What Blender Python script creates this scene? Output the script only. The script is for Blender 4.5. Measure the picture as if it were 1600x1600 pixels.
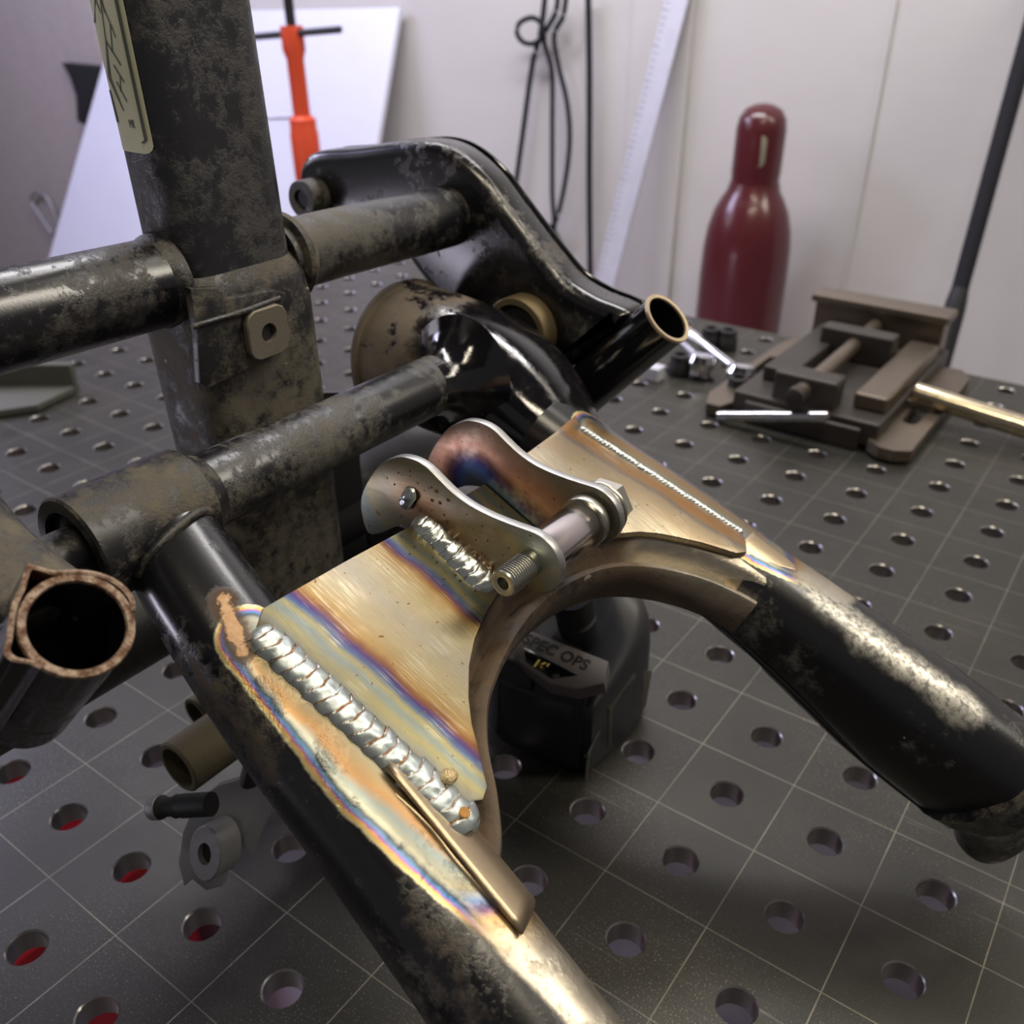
import bpy, bmesh, math, random
from math import sin, cos, pi, radians, sqrt, hypot, atan2
from mathutils import Vector, Matrix, noise
for o in list(bpy.data.objects): bpy.data.objects.remove(o)
SC = bpy.context.scene
COL = SC.collection
MM = 0.001                                   # everything below is written in millimetres; table top is z = 0, its grid pitch 50 mm

# ------------------------------------------------------------------ camera
R = [[0.810619, 0.58556, 0.004034], [0.292852, -0.399425, -0.868733], [-0.507084, 0.705393, -0.495264]]
cam_d = bpy.data.cameras.new('camera'); cam = bpy.data.objects.new('camera', cam_d); COL.objects.link(cam)
cam.matrix_world = Matrix(((R[0][0], -R[1][0], -R[2][0], .0833), (R[0][1], -R[1][1], -R[2][1], -.2592), (R[0][2], -R[1][2], -R[2][2], .3511), (0, 0, 0, 1)))
cam_d.sensor_width = 36; cam_d.lens = 1462.65 / 1600 * 36
cam_d.clip_start = 0.01; cam_d.clip_end = 30
cam_d.dof.use_dof = True; cam_d.dof.focus_distance = 0.30; cam_d.dof.aperture_fstop = 15
SC.camera = cam
# ------------------------------------------------------------------ light and exposure
SC.view_settings.view_transform = 'Standard'; SC.view_settings.look = 'None'
SC.view_settings.exposure = 0.0; SC.view_settings.gamma = 1.0; SC.view_settings.use_curve_mapping = False
W = bpy.data.worlds.new('world'); SC.world = W; W.use_nodes = True
W.node_tree.nodes['Background'].inputs[0].default_value = (0.80, 0.76, 0.78, 1)
W.node_tree.nodes['Background'].inputs[1].default_value = 0.16
def area(name, loc, target, sx, sy, power, col):
    d = bpy.data.lights.new(name, 'AREA'); d.shape = 'RECTANGLE'; d.size = sx * MM; d.size_y = sy * MM; d.energy = power; d.color = col
    o = bpy.data.objects.new(name, d); COL.objects.link(o); o.location = Vector(loc) * MM
    o.rotation_euler = (Vector(target) - Vector(loc)).to_track_quat('-Z', 'Y').to_euler(); return o
area('shop_light', (-150, 700, 1500), (0, 100, 0), 1100, 120, 2.5, (1.0, 0.93, 0.80))
area('shop_light', (900, 850, 1500), (0, 100, 0), 220, 1000, 15, (1.0, 0.92, 0.78))
area('shop_light', (250, -250, 1500), (0, 0, 0), 900, 110, 8.5, (1.0, 0.88, 0.68))
area('wall_light', (-900, 700, 1500), (-1000, 1500, 100), 1600, 200, 30, (1.0, 0.97, 0.99))
area('panel_fill', (-2600, 300, 1300), (-2000, 1450, -100), 1000, 500, 26, (0.70, 0.68, 1.0))  # added lavender lamp that brightens the white panel; its source is unseen
area('side_fill', (-2200, -300, 900), (-300, 100, 0), 900, 700, 4.5, (0.92, 0.88, 1.0))  # cool fill added from the left; no window is known there
area('low_fill', (-900, -700, -150), (-620, 0, -320), 500, 300, 5, (0.88, 0.82, 1.0))  # added below the table so the red chest shows through the holes

# ------------------------------------------------------------------ node helpers
class NT:
    def __init__(s, m): s.t = m.node_tree; s.n = s.t.nodes; s.l = s.t.links; s.tc = None
    def new(s, k, **kw):
        n = s.n.new(k)
        for a, b in kw.items(): setattr(n, a, b)
        return n
    def put(s, sock, v):
        if isinstance(v, bpy.types.NodeSocket): s.l.new(v, sock)
        elif v is not None: sock.default_value = v
    def obj(s):
        if s.tc is None: s.tc = s.new('ShaderNodeTexCoord').outputs['Object']
        return s.tc
    def math(s, op, a, b=None, c=None, clamp=False):
        n = s.new('ShaderNodeMath', operation=op, use_clamp=clamp); s.put(n.inputs[0], a)
        if b is not None: s.put(n.inputs[1], b)
        if c is not None: s.put(n.inputs[2], c)
        return n.outputs[0]
    def vm(s, op, a, b=None, sc=None):
        n = s.new('ShaderNodeVectorMath', operation=op); s.put(n.inputs[0], a)
        if b is not None: s.put(n.inputs[1], b)
        if sc is not None: s.put(n.inputs['Scale'], sc)
        return n
    def noise(s, scale, detail=4, rough=.6, vec=None, dist=0):
        n = s.new('ShaderNodeTexNoise'); s.l.new(vec if vec else s.obj(), n.inputs['Vector'])
        n.inputs['Scale'].default_value = scale; n.inputs['Detail'].default_value = detail; n.inputs['Roughness'].default_value = rough
        n.inputs['Distortion'].default_value = dist; return n.outputs['Fac']
    def stretch(s, v3, rot=(0, 0, 0)):
        n = s.new('ShaderNodeMapping'); s.l.new(s.obj(), n.inputs[0]); n.inputs['Scale'].default_value = v3; n.inputs['Rotation'].default_value = rot; return n.outputs[0]
    def ramp(s, f, stops, interp='LINEAR'):
        n = s.new('ShaderNodeValToRGB'); n.color_ramp.interpolation = interp; e = n.color_ramp.elements
        while len(e) < len(stops): e.new(.5)
        for i, (p, c) in enumerate(stops): e[i].position = p; e[i].color = (c if len(c) == 4 else (*c, 1)) if not isinstance(c, (int, float)) else (c, c, c, 1)
        s.put(n.inputs[0], f); return n.outputs[0]
    def step(s, f, lo, hi):
        n = s.new('ShaderNodeMapRange'); n.interpolation_type = 'SMOOTHSTEP'; s.put(n.inputs[0], f); n.inputs[1].default_value = lo; n.inputs[2].default_value = hi; return n.outputs[0]
    def mix(s, f, a, b):
        n = s.new('ShaderNodeMix', data_type='RGBA'); s.put(n.inputs[0], f)
        s.put(n.inputs[6], (*a, 1) if isinstance(a, tuple) else a); s.put(n.inputs[7], (*b, 1) if isinstance(b, tuple) else b); return n.outputs[2]
    def mixf(s, f, a, b):
        n = s.new('ShaderNodeMix', data_type='FLOAT'); s.put(n.inputs[0], f); s.put(n.inputs[2], a); s.put(n.inputs[3], b); return n.outputs[0]
    def segdist(s, a, b):                    # distance in mm from the surface point to the segment a-b
        a = Vector(a) * MM; b = Vector(b) * MM; ab = b - a
        pa = s.vm('SUBTRACT', s.obj(), tuple(a)).outputs[0]
        t = s.math('MULTIPLY', s.vm('DOT_PRODUCT', pa, tuple(ab)).outputs['Value'], 1 / max(ab.dot(ab), 1e-12), clamp=True)
        q = s.vm('SCALE', tuple(ab), sc=t).outputs[0]
        d = s.vm('LENGTH', s.vm('SUBTRACT', pa, q).outputs[0]).outputs['Value']
        return s.math('MULTIPLY', d, 1000.0)
    def mind(s, segs):
        r = None
        for a, b in segs:
            d = s.segdist(a, b); r = d if r is None else s.math('MINIMUM', r, d)
        return r
    def bump(s, h, strength=.3, dist=.0005, n0=None):
        n = s.new('ShaderNodeBump'); n.inputs['Strength'].default_value = strength; n.inputs['Distance'].default_value = dist; s.put(n.inputs['Height'], h)
        if n0: s.l.new(n0, n.inputs['Normal'])
        return n.outputs[0]
    def out(s, col, rough, metal, normal=None, coat=0, spec=None):
        b = s.n['Principled BSDF']
        s.put(b.inputs['Base Color'], (*col, 1) if isinstance(col, tuple) else col); s.put(b.inputs['Roughness'], rough); s.put(b.inputs['Metallic'], metal)
        if normal: s.l.new(normal, b.inputs['Normal'])
        b.inputs['Coat Weight'].default_value = coat; b.inputs['Coat Roughness'].default_value = .12
        if spec is not None: b.inputs['Specular IOR Level'].default_value = spec
def mat(name):
    m = bpy.data.materials.new(name); m.use_nodes = True; return m, NT(m)
def plain(name, col, rough=.5, metal=0, coat=0, emit=None, bumps=None):
    m, t = mat(name); v = t.noise(40, 3); c = t.mix(v, tuple(x * .86 for x in col), tuple(min(1, x * 1.12) for x in col))
    nb = t.bump(t.noise(bumps[0], 3), bumps[1], bumps[2]) if bumps else None
    t.out(c, rough, metal, nb, coat)
    if emit: b = t.n['Principled BSDF']; b.inputs['Emission Color'].default_value = (*emit[0], 1); b.inputs['Emission Strength'].default_value = emit[1]
    return m

# swing arm plane: s runs down the legs, t across (world y), h off the plate
E1 = Vector((0.9031, 0, -0.4293)); N1 = Vector((0.4293, 0, 0.9031)); O1 = Vector((-107.4, 0, 190.0))
def L(s, t, h=0): return O1 + E1 * s + Vector((0, t, 0)) + N1 * h

def dirty_paint(name, dust=.5, dustcol=(.085, .068, .045), rust=0.0, gloss=.22, scale=1.0, base=(.006, .006, .008), bare=None, heat=None, seed=0, grad=None, scab=None, scuff_sheen=None):
    m, t = mat(name)
    mp = t.new('ShaderNodeMapping'); t.l.new(t.obj(), mp.inputs[0]); mp.inputs['Location'].default_value = (seed, seed * .7, 0); v = mp.outputs[0]
    big = t.noise(22 * scale, 5, .65, v); fine = t.noise(160 * scale, 6, .7, v); grit = t.noise(900, 3, .7, v)
    mask = t.math('MULTIPLY_ADD', fine, .55, t.math('MULTIPLY', big, .75))
    mask = t.math('MULTIPLY_ADD', grit, .12, mask)
    c0 = .98 - .55 * dust
    dm = t.step(mask, c0 - .10, c0 + .12)
    if grad:
        sx = t.new('ShaderNodeSeparateXYZ'); t.l.new(t.obj(), sx.inputs[0]); gx = t.math('MULTIPLY_ADD', t.math('SUBTRACT', t.noise(50, 4, .6), .5), .05, sx.outputs[0])
        dm = t.math('MULTIPLY', t.math('MAXIMUM', dm, t.step(gx, grad[1] * MM, grad[0] * MM) if grad[0] > grad[1] else t.math('MULTIPLY', t.step(t.noise(34, 5, .65), .40, .47), t.math('SUBTRACT', 1.0, t.step(gx, grad[0] * MM, grad[1] * MM)))), t.math('SUBTRACT', 1.0, t.math('MULTIPLY', t.step(gx, grad[0] * MM, grad[1] * MM), .85)))
    dcol = t.mix(t.noise(60, 4, .6, v), tuple(x * .5 for x in dustcol), tuple(min(1, x * 1.55) for x in dustcol))
    col = t.mix(t.math('MULTIPLY', dm, .92), base, dcol)
    rgh = t.mixf(dm, gloss, .85)
    if rust:
        rm = t.step(t.noise(70, 5, .7, v), .66 - .2 * rust, .74 - .2 * rust); col = t.mix(rm, col, (.20, .085, .03)); rgh = t.mixf(rm, rgh, .8)
    chip = t.step(t.noise(130, 2, .5, t.stretch((1, .35, 1))), .765, .78); col = t.mix(chip, col, (.42, .38, .30))
    met = None
    if bare:
        segs, r0, soft = bare
        d = t.math('MULTIPLY_ADD', t.math('SUBTRACT', t.noise(45, 3, .5), .5), 4.5, t.mind(segs))
        d = t.math('MULTIPLY_ADD', t.math('SUBTRACT', t.noise(500, 2, .6), .5), 1.0, d)
        bm_ = t.math('SUBTRACT', 1.0, t.step(d, r0 - soft, r0 + soft))
        st = t.noise(30, 3, .6, t.stretch((6, 1, 6)))
        bc = t.mix(st, (.38, .33, .26), (.64, .59, .48))
        if heat:
            hd = t.math('MULTIPLY_ADD', t.math('SUBTRACT', t.noise(45, 3, .5), .5), 9.0, t.mind(heat))
            hc = t.ramp(t.math('DIVIDE', hd, 40.0), [(0, (.28, .31, .30)), (.17, (.30, .24, .14)), (.28, (.38, .22, .10)), (.36, (.22, .26, .25)), (.50, (.36, .32, .22)), (.59, (.12, .17, .28)), (.65, (.18, .11, .18)), (.71, (.38, .24, .11)), (.84, (.46, .38, .26)), (1, (.44, .38, .30))])
            bc = t.mix(t.math('SUBTRACT', 1.0, t.step(hd, 30, 46)), bc, hc)
            ed = t.math('SUBTRACT', d, r0)       # interference fringe along the edge of the paint, near the weld
            fr = t.ramp(t.math('MULTIPLY_ADD', ed, 1 / 6.0, .6), [(0, (.5, .5, .4)), (.28, (.03, .05, .08)), (.45, (.05, .20, .45)), (.55, (.35, .12, .45)), (.66, (.95, .55, .12)), (.80, (.95, .85, .5)), (1, (.02, .02, .02))])
            fm = t.math('MULTIPLY', t.math('MULTIPLY', t.step(ed, -4.5, -2.2), t.math('SUBTRACT', 1.0, t.step(ed, 1.3, 2.0))), t.math('SUBTRACT', 1.0, t.step(hd, 22, 34)))
            col = t.mix(t.math('MULTIPLY', bm_, 1.0), col, bc); col = t.mix(t.math('MULTIPLY', fm, .8), col, fr); bm2 = t.math('MAXIMUM', bm_, t.math('MULTIPLY', fm, .8))
        else: col = t.mix(bm_, col, bc); bm2 = bm_
        rgh = t.mixf(bm2, rgh, t.mixf(st, .30, .46)); met = t.math('MULTIPLY', bm2, .95)
    if scuff_sheen:  # scuffed paint with the broad highlight put into its pale metallic colour
        fd = t.math('MULTIPLY_ADD', t.math('SUBTRACT', t.noise(60, 4, .65), .5), 14.0, t.mind(scuff_sheen[0])); fm_ = t.math('SUBTRACT', 1.0, t.step(fd, scuff_sheen[1] - 4, scuff_sheen[1] + 3)); sp = t.step(t.noise(420, 3, .65), .36, .58)
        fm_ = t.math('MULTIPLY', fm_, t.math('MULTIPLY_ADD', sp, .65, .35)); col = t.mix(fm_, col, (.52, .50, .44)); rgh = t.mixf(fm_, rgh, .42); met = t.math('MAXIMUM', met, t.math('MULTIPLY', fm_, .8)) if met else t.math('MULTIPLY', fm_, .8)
    if scab:
        sd = t.math('MULTIPLY_ADD', t.math('SUBTRACT', t.noise(180, 4, .7), .5), 7.0, t.mind(scab[0])); sm = t.math('SUBTRACT', 1.0, t.step(sd, scab[1] - .5, scab[1] + .4)); sb = t.math('SUBTRACT', 1.0, t.step(sd, scab[1] + .5, scab[1] + 3))
        col = t.mix(t.math('MULTIPLY', sb, .8), col, (.10, .05, .025)); col = t.mix(sm, col, t.mix(t.noise(500, 3), (.45, .22, .08), (.85, .58, .34))); rgh = t.mixf(sb, rgh, .8); met = t.math('MULTIPLY', met, t.math('SUBTRACT', 1.0, sb)) if met else None
    nb = t.bump(t.math('MULTIPLY_ADD', grit, t.math('MULTIPLY_ADD', dm, .9, .12), t.math('MULTIPLY', dm, .5)), .45, .0005)
    t.out(col, rgh, met if met else 0.0, nb, 0, .75)
    return m

CL_STOPS = [(0, (.20, .11, .05)), (.10, (.36, .23, .12)), (.25, (.46, .37, .24)), (.45, (.47, .43, .31)), (.62, (.50, .46, .27)), (.75, (.40, .46, .40)), (1, (.46, .48, .44))]
GR_STOPS = [(0, (.22, .19, .15)), (.07, (.36, .19, .07)), (.17, (.34, .19, .08)), (.23, (.20, .17, .15)), (.29, (.34, .27, .18)), (.5, (.36, .28, .18)), (.75, (.38, .33, .24)), (1, (.34, .28, .20))]
RC_STOPS = [(0, (.07, .08, .09)), (.18, (.11, .13, .15)), (.30, (.06, .12, .26)), (.38, (.05, .04, .14)), (.46, (.15, .07, .06)), (.58, (.60, .32, .20)), (.8, (.42, .28, .20)), (1, (.24, .22, .18))]
def heated(name, segs, warm=1.0, dark=1.0, brush=(160, 2200, 160), spread=1.0, spots=True, base=(.60, .54, .42), rough=.33, stops=None):
    m, t = mat(name)
    d = t.math('MULTIPLY_ADD', t.math('SUBTRACT', t.noise(35, 3, .5), .5), 9.0, t.mind(segs))
    d = t.math('MULTIPLY_ADD', t.math('SUBTRACT', t.noise(400, 2, .6), .5), .8, d)
    K = 40.0 * spread
    k = dark
    hc = t.ramp(t.math('DIVIDE', d, K), stops or [(0, (.30 * k, .18 * k, .08 * k)), (.10, (.36 * k, .36 * k, .30 * k)), (.19, (.50 * k, .44 * k, .22 * k)), (.27, (.34 * k, .40 * k, .37 * k)),
        (.33, (.52 * k, .46 * k, .22 * k)), (.385, (.13 * k, .20 * k, .36 * k)), (.43, (.12 * k, .07 * k, .24 * k)), (.48, (.36 * k, .15 * k, .07 * k)), (.54, (.62 * k, .40 * k, .15 * k)), (.68, (.68 * k, .56 * k, .32 * k)), (.95, (base[0] * k, base[1] * k, base[2] * k))])
    st = t.noise(1.0, 5, .75, t.stretch(brush, (0, 0, .55))); grind = t.math('MULTIPLY', t.step(t.noise(1.0, 3, .7, t.stretch((60, 1500, 60), (0, 0, -.35))), .46, .62), t.step(t.noise(38, 3), .45, .60))
    blot = t.noise(28, 4, .6)
    col = t.mix(t.math('MULTIPLY', t.step(blot, .45, .75), .35), hc, (.34 * k, .30 * k, .25 * k))
    col = t.mix(t.math('MULTIPLY', grind, .5), col, t.mix(.5, col, (.85, .78, .62))); col = t.mix(t.math('MULTIPLY', t.step(st, .5, .75), .3), col, (.15, .13, .10))
    if spots:
        sp = t.step(t.noise(420, 1, .5), .73, .76); col = t.mix(t.math('MULTIPLY', sp, .8), col, (.16, .08, .03))
    t.out(col, t.math('SUBTRACT', t.math('MULTIPLY_ADD', st, .30, rough - .06), t.math('MULTIPLY', grind, .08)), .9, t.bump(st, .2, .0003))
    return m

# ------------------------------------------------------------------ object helpers
def thing(name, label, cat, base, group=None):
    o = bpy.data.objects.new(name, None); COL.objects.link(o); o.empty_display_size = .01
    o.location = Vector(base) * MM; o['label'] = label; o['category'] = cat
    if group: o['group'] = group
    return o
def part(name, vf, m, parent=None, label=None, flat=False, ang=38, kind=None, bevel=0):
    verts, faces = vf
    me = bpy.data.meshes.new(name); me.from_pydata([Vector(v) * MM for v in verts], [], faces); me.update()
    bm = bmesh.new(); bm.from_mesh(me); bmesh.ops.remove_doubles(bm, verts=bm.verts, dist=1e-7); bmesh.ops.recalc_face_normals(bm, faces=bm.faces); bm.to_mesh(me); bm.free()
    if not flat:
        me.polygons.foreach_set('use_smooth', [True] * len(me.polygons)); me.set_sharp_from_angle(angle=radians(ang))
    me.materials.append(m); o = bpy.data.objects.new(name, me); COL.objects.link(o)
    if parent:
        o.parent = parent; p = parent; off = Vector((0, 0, 0))
        while p: off += p.location; p = p.parent
        o.location = -off
    if label: o['label'] = label
    if kind: o['kind'] = kind
    if bevel:
        b = o.modifiers.new('bevel', 'BEVEL'); b.width = bevel * MM; b.segments = 2; b.limit_method = 'ANGLE'; b.angle_limit = radians(40)
    return o
def single(name, vf, m, label, cat, group=None, **kw):
    o = part(name, vf, m, None, label, **kw); o['category'] = cat
    if group: o['group'] = group
    return o
def join(*vfs):
    V = []; F = []
    for v, f in vfs:
        n = len(V); V += [Vector(x) for x in v]; F += [tuple(i + n for i in q) for q in f]
    return V, F
def loft(rings, closed=False, caps=True):
    n = len(rings[0]); V = [Vector(p) for r in rings for p in r]; F = []
    m = len(rings)
    for i in range(m if closed else m - 1):
        a = i * n; b = ((i + 1) % m) * n
        for j in range(n): k = (j + 1) % n; F.append((a + j, a + k, b + k, b + j))
    if caps and not closed: F.append(tuple(range(n - 1, -1, -1))); F.append(tuple((m - 1) * n + j for j in range(n)))
    return V, F
def strip(rows):
    n = len(rows[0]); V = [Vector(p) for r in rows for p in r]; F = []
    for i in range(len(rows) - 1):
        for j in range(n - 1): a = i * n + j; F.append((a, a + 1, a + n + 1, a + n))
    return V, F
def frame(d, up=(0, 0, 1)):
    d = Vector(d).normalized(); u = Vector(up)
    if abs(d.dot(u.normalized())) > .95: u = Vector((1, 0, 0))
    x = d.cross(u).normalized(); y = x.cross(d).normalized(); return x, y
def ell(c, x, y, a, b, n=32, ph=0): return [Vector(c) + x * (a * cos(2 * pi * i / n + ph)) + y * (b * sin(2 * pi * i / n + ph)) for i in range(n)]
def revolve(prof, o, d, n=32, closed=False, caps=True):      # prof: (radius, distance along d)
    d = Vector(d).normalized(); x, y = frame(d)
    return loft([ell(Vector(o) + d * z, x, y, r, r, n) for r, z in prof], closed, caps)
def pipe(p0, p1, ro, ri, n=40, ch=.5):
    p0 = Vector(p0); p1 = Vector(p1); l = (p1 - p0).length
    return revolve([(ri, 0), (ro - ch, 0), (ro, ch), (ro, l * .33), (ro, l * .66), (ro, l - ch), (ro - ch, l), (ri, l)], p0, p1 - p0, n, closed=True)
def rod(p0, p1, r, n=24, ch=None):
    p0 = Vector(p0); p1 = Vector(p1); l = (p1 - p0).length; ch = r * .15 if ch is None else ch
    return revolve([(r - ch, 0), (r, ch), (r, l / 2), (r, l - ch), (r - ch, l)], p0, p1 - p0, n)
def cr(pts, n=8, closed=False):               # Catmull-Rom
    P = [Vector(p) for p in pts]; out = []; m = len(P)
    for i in range(m if closed else m - 1):
        g = (lambda k: P[k % m]) if closed else (lambda k: P[max(0, min(m - 1, k))])
        a, b, c, d = g(i - 1), g(i), g(i + 1), g(i + 2)
        for j in range(n):
            u = j / n; out.append(.5 * ((2 * b) + (c - a) * u + (2 * a - 5 * b + 4 * c - d) * u * u + (3 * b - a - 3 * c + d) * u ** 3))
    if not closed: out.append(P[-1])
    return out
def sweep(pts, ra, rb=None, up=(0, 0, 1), n=24, sub=6, closed=False):
    P = cr(pts, sub, closed); m = len(P); rings = []
    fr = lambda v, i: (v if isinstance(v, (int, float)) else v[min(int(i / (m - 1) * (len(v) - 1)), len(v) - 2)] + (v[min(int(i / (m - 1) * (len(v) - 1)), len(v) - 2) + 1] - v[min(int(i / (m - 1) * (len(v) - 1)), len(v) - 2)]) * ((i / (m - 1) * (len(v) - 1)) - min(int(i / (m - 1) * (len(v) - 1)), len(v) - 2)))
    for i in range(m):
        d = (P[(i + 1) % m] - P[i - 1]) if closed else (P[min(i + 1, m - 1)] - P[max(i - 1, 0)])
        x, y = frame(d, up); a = fr(ra, i); b = fr(rb, i) if rb is not None else a
        rings.append(ell(P[i], x, y, a, b, n))
    return loft(rings, closed)
def box(c, sx, sy, sz, ax=None):
    X, Y, Z = ax if ax else (Vector((1, 0, 0)), Vector((0, 1, 0)), Vector((0, 0, 1))); c = Vector(c); V = []
    for k in (-1, 1):
        for q, w in ((-1, -1), (1, -1), (1, 1), (-1, 1)): V.append(c + X * (q * sx / 2) + Y * (w * sy / 2) + Z * (k * sz / 2))
    return V, [(0, 3, 2, 1), (4, 5, 6, 7), (0, 1, 5, 4), (1, 2, 6, 5), (2, 3, 7, 6), (3, 0, 4, 7)]
def bb(x0, x1, y0, y1, z0, z1): return box(((x0 + x1) / 2, (y0 + y1) / 2, (z0 + z1) / 2), x1 - x0, y1 - y0, z1 - z0)
def inset2(pl, d):
    n = len(pl); A = sum(pl[i][0] * pl[(i + 1) % n][1] - pl[(i + 1) % n][0] * pl[i][1] for i in range(n)); sg = 1 if A > 0 else -1; out = []
    for i in range(n):
        a, b, c = Vector(pl[i - 1]), Vector(pl[i]), Vector(pl[(i + 1) % n]); e = (b - a).normalized(); f = (c - b).normalized()
        n1 = Vector((-e.y, e.x)) * sg; n2 = Vector((-f.y, f.x)) * sg; nn = (n1 + n2)
        if nn.length < 1e-6: nn = n1
        nn.normalize(); k = d / max(.5, nn.dot(n1)); out.append((b.x + nn.x * k, b.y + nn.y * k))
    return out
def extrude(pl, mp, depth, r=.5, steps=2):     # outline in 2-D, mp(u, v, w) -> world; both rims rounded by r
    prof = [(r * (1 - sin(q * pi / 2 / steps)), r * (1 - cos(q * pi / 2 / steps))) for q in range(steps + 1)]
    rings = [[mp(u, v, w) for u, v in inset2(pl, i)] for i, w in prof] + [[mp(u, v, depth - w) for u, v in inset2(pl, i)] for i, w in reversed(prof)]
    return loft(rings)
def plate_hole(pl, hc, hr, mp, depth, r=.5, n=None):      # outlined plate with one round hole, capped with a ring of quads
    n = len(pl); ang = [atan2(p[1] - hc[1], p[0] - hc[0]) for p in pl]
    hole = [(hc[0] + hr * cos(a), hc[1] + hr * sin(a)) for a in ang]; ins = inset2(pl, r)
    rings = [[mp(u, v, 0) for u, v in ins], [mp(u, v, r) for u, v in pl], [mp(u, v, depth - r) for u, v in pl], [mp(u, v, depth) for u, v in ins], [mp(u, v, depth) for u, v in hole], [mp(u, v, 0) for u, v in hole]]
    return loft(rings, closed=True)
def smooth2(pts, n=6, closed=True): return [(p.x, p.y) for p in cr([(x, y, 0) for x, y in pts], n, closed)]

# ------------------------------------------------------------------ materials
M_black = dirty_paint('black_paint_dusty', .26)
M_black2 = dirty_paint('black_paint_dirtier', .44, dustcol=(.11, .10, .082), gloss=.3, seed=3)
M_muddy = dirty_paint('black_paint_muddy', .50, dustcol=(.115, .098, .07), gloss=.4, seed=5)
M_gloss = dirty_paint('black_paint_glossy', .12, gloss=.10, seed=8)
M_tubeL = dirty_paint('upper_tube_paint', .36, dustcol=(.07, .06, .05), gloss=.24, seed=14)
M_post = dirty_paint('post_paint', .46, dustcol=(.060, .057, .056), gloss=.32, base=(.012, .012, .016), seed=2)
M_dark = dirty_paint('dark_shaded_paint', .25, gloss=.45, seed=11)
M_rust, t = mat('rusty_cut_edge'); c = t.mix(t.step(t.noise(330, 5, .75), .38, .62), (.14, .065, .035), (.50, .38, .29)); t.out(c, .75, .35, t.bump(t.noise(600, 4, .7), .9, .0008))
M_rustin = dirty_paint('rusty_bore', .3, dustcol=(.45, .17, .07), rust=.9, gloss=.5, seed=4)
M_edge = plain('bare_cut_edge', (.62, .50, .33), .4, .9, bumps=(900, .5, .0004))
M_brass = plain('yellowed_bushing', (.26, .20, .11), .5, .6)
M_zinc = plain('zinc_plate', (.52, .51, .44), .30, 1, bumps=(900, .15, .0002))
M_sleeve = plain('polished_sleeve', (.62, .57, .56), .16, 1, bumps=(700, .15, .0002))
M_chrome = plain('chrome', (.8, .8, .84), .07, 1)
M_gold = plain('ground_steel_bar', (.72, .62, .44), .2, 1)
M_vise = plain('vise_cast_iron', (.07, .062, .056), .5, .7, bumps=(300, .2, .0004))
M_visel = plain('vise_machined_face', (.20, .165, .13), .38, .85)
M_steelgrey = plain('oxidised_grey_steel', (.34, .34, .35), .5, .5, bumps=(500, .4, .0005))
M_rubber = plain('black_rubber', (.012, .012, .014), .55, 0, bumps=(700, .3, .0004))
M_plastic = plain('black_plastic', (.022, .022, .026), .42)
M_cable = plain('cable_rubber', (.004, .004, .009), .85)
M_maroon = plain('maroon_enamel', (.075, .009, .013), .28, 0, coat=.3)
M_orange = plain('orange_enamel', (.62, .065, .018), .45)
M_wallm, t = mat('plaster_wall')
c = t.mix(t.noise(1.6, 5, .6), (.47, .45, .445), (.60, .58, .575)); c = t.mix(t.step(t.noise(7, 2, .5, t.stretch((1, 1, .5))), .70, .80), c, (.36, .34, .33)); t.out(c, .85, 0, t.bump(t.noise(12, 4), .3, .004))
M_floor, t = mat('concrete_floor'); t.out(t.mix(t.noise(3, 5), (.32, .29, .30), (.50, .46, .47)), .7, 0)
M_board, t = mat('white_sheet'); t.out(t.mix(t.noise(4, 3), (.66, .67, .80), (.78, .79, .88)), .35, 0)
M_alu = plain('aluminium_rule', (.62, .62, .72), .45, .3)
M_sticker = plain('cream_decal', (.62, .62, .42), .5)
M_ink = plain('decal_ink', (.08, .09, .07), .6)
M_red = plain('red_painted_steel', (.62, .008, .02), .5)
M_lav = plain('pale_crate', (.50, .46, .56), .6)

# table top: scribed lines and fine scratches on dark oxidised steel
M_table, t = mat('oxidised_table_steel')
def gridline(ax):
    sx = t.new('ShaderNodeSeparateXYZ'); t.l.new(t.obj(), sx.inputs[0]); c = sx.outputs[ax]
    f = t.math('PINGPONG', c, .025)                                    # 0 at multiples of 50 mm
    return t.math('SUBTRACT', 1.0, t.step(f, .00010, .00036))
ln = t.math('MAXIMUM', gridline(0), gridline(1)); ln = t.math('MULTIPLY', ln, t.ramp(t.noise(25, 4, .7), [(.25, .25), (.6, 1.0)]))
scr = None
for rot, sc_, th in ((.5, (6, 260, 1), .66), (-.9, (5, 300, 1), .68), (1.9, (9, 420, 1), .68)):
    q = t.step(t.noise(1.0, 3, .6, t.stretch(sc_, (0, 0, rot))), th, th + .05); scr = q if scr is None else t.math('MAXIMUM', scr, q)
scr = t.math('MULTIPLY', scr, t.step(t.noise(9, 3), .45, .62))
spk = t.step(t.noise(1300, 2, .5), .62, .70)
c = t.mix(t.noise(9, 6, .65), (.020, .0205, .0175), (.066, .063, .056))
c = t.mix(t.math('MULTIPLY', t.step(t.noise(5, 4, .6), .5, .7), .5), c, (.055, .048, .032))
c = t.mix(t.math('MULTIPLY', scr, .35), c, (.30, .28, .24)); c = t.mix(t.math('MULTIPLY', spk, t.math('MULTIPLY', t.step(t.noise(6, 3), .35, .65), .75)), c, (.36, .33, .26)); c = t.mix(t.math('MULTIPLY', ln, .62), c, (.36, .33, .25))
t.out(c, t.math('MULTIPLY_ADD', t.noise(30, 4), .24, .29), .52, t.bump(t.math('SUBTRACT', t.noise(1500, 2), t.math('MULTIPLY', ln, 1.0)), .25, .0003))
M_hole = plain('hole_bore_steel', (.20, .19, .18), .33, .8)

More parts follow.
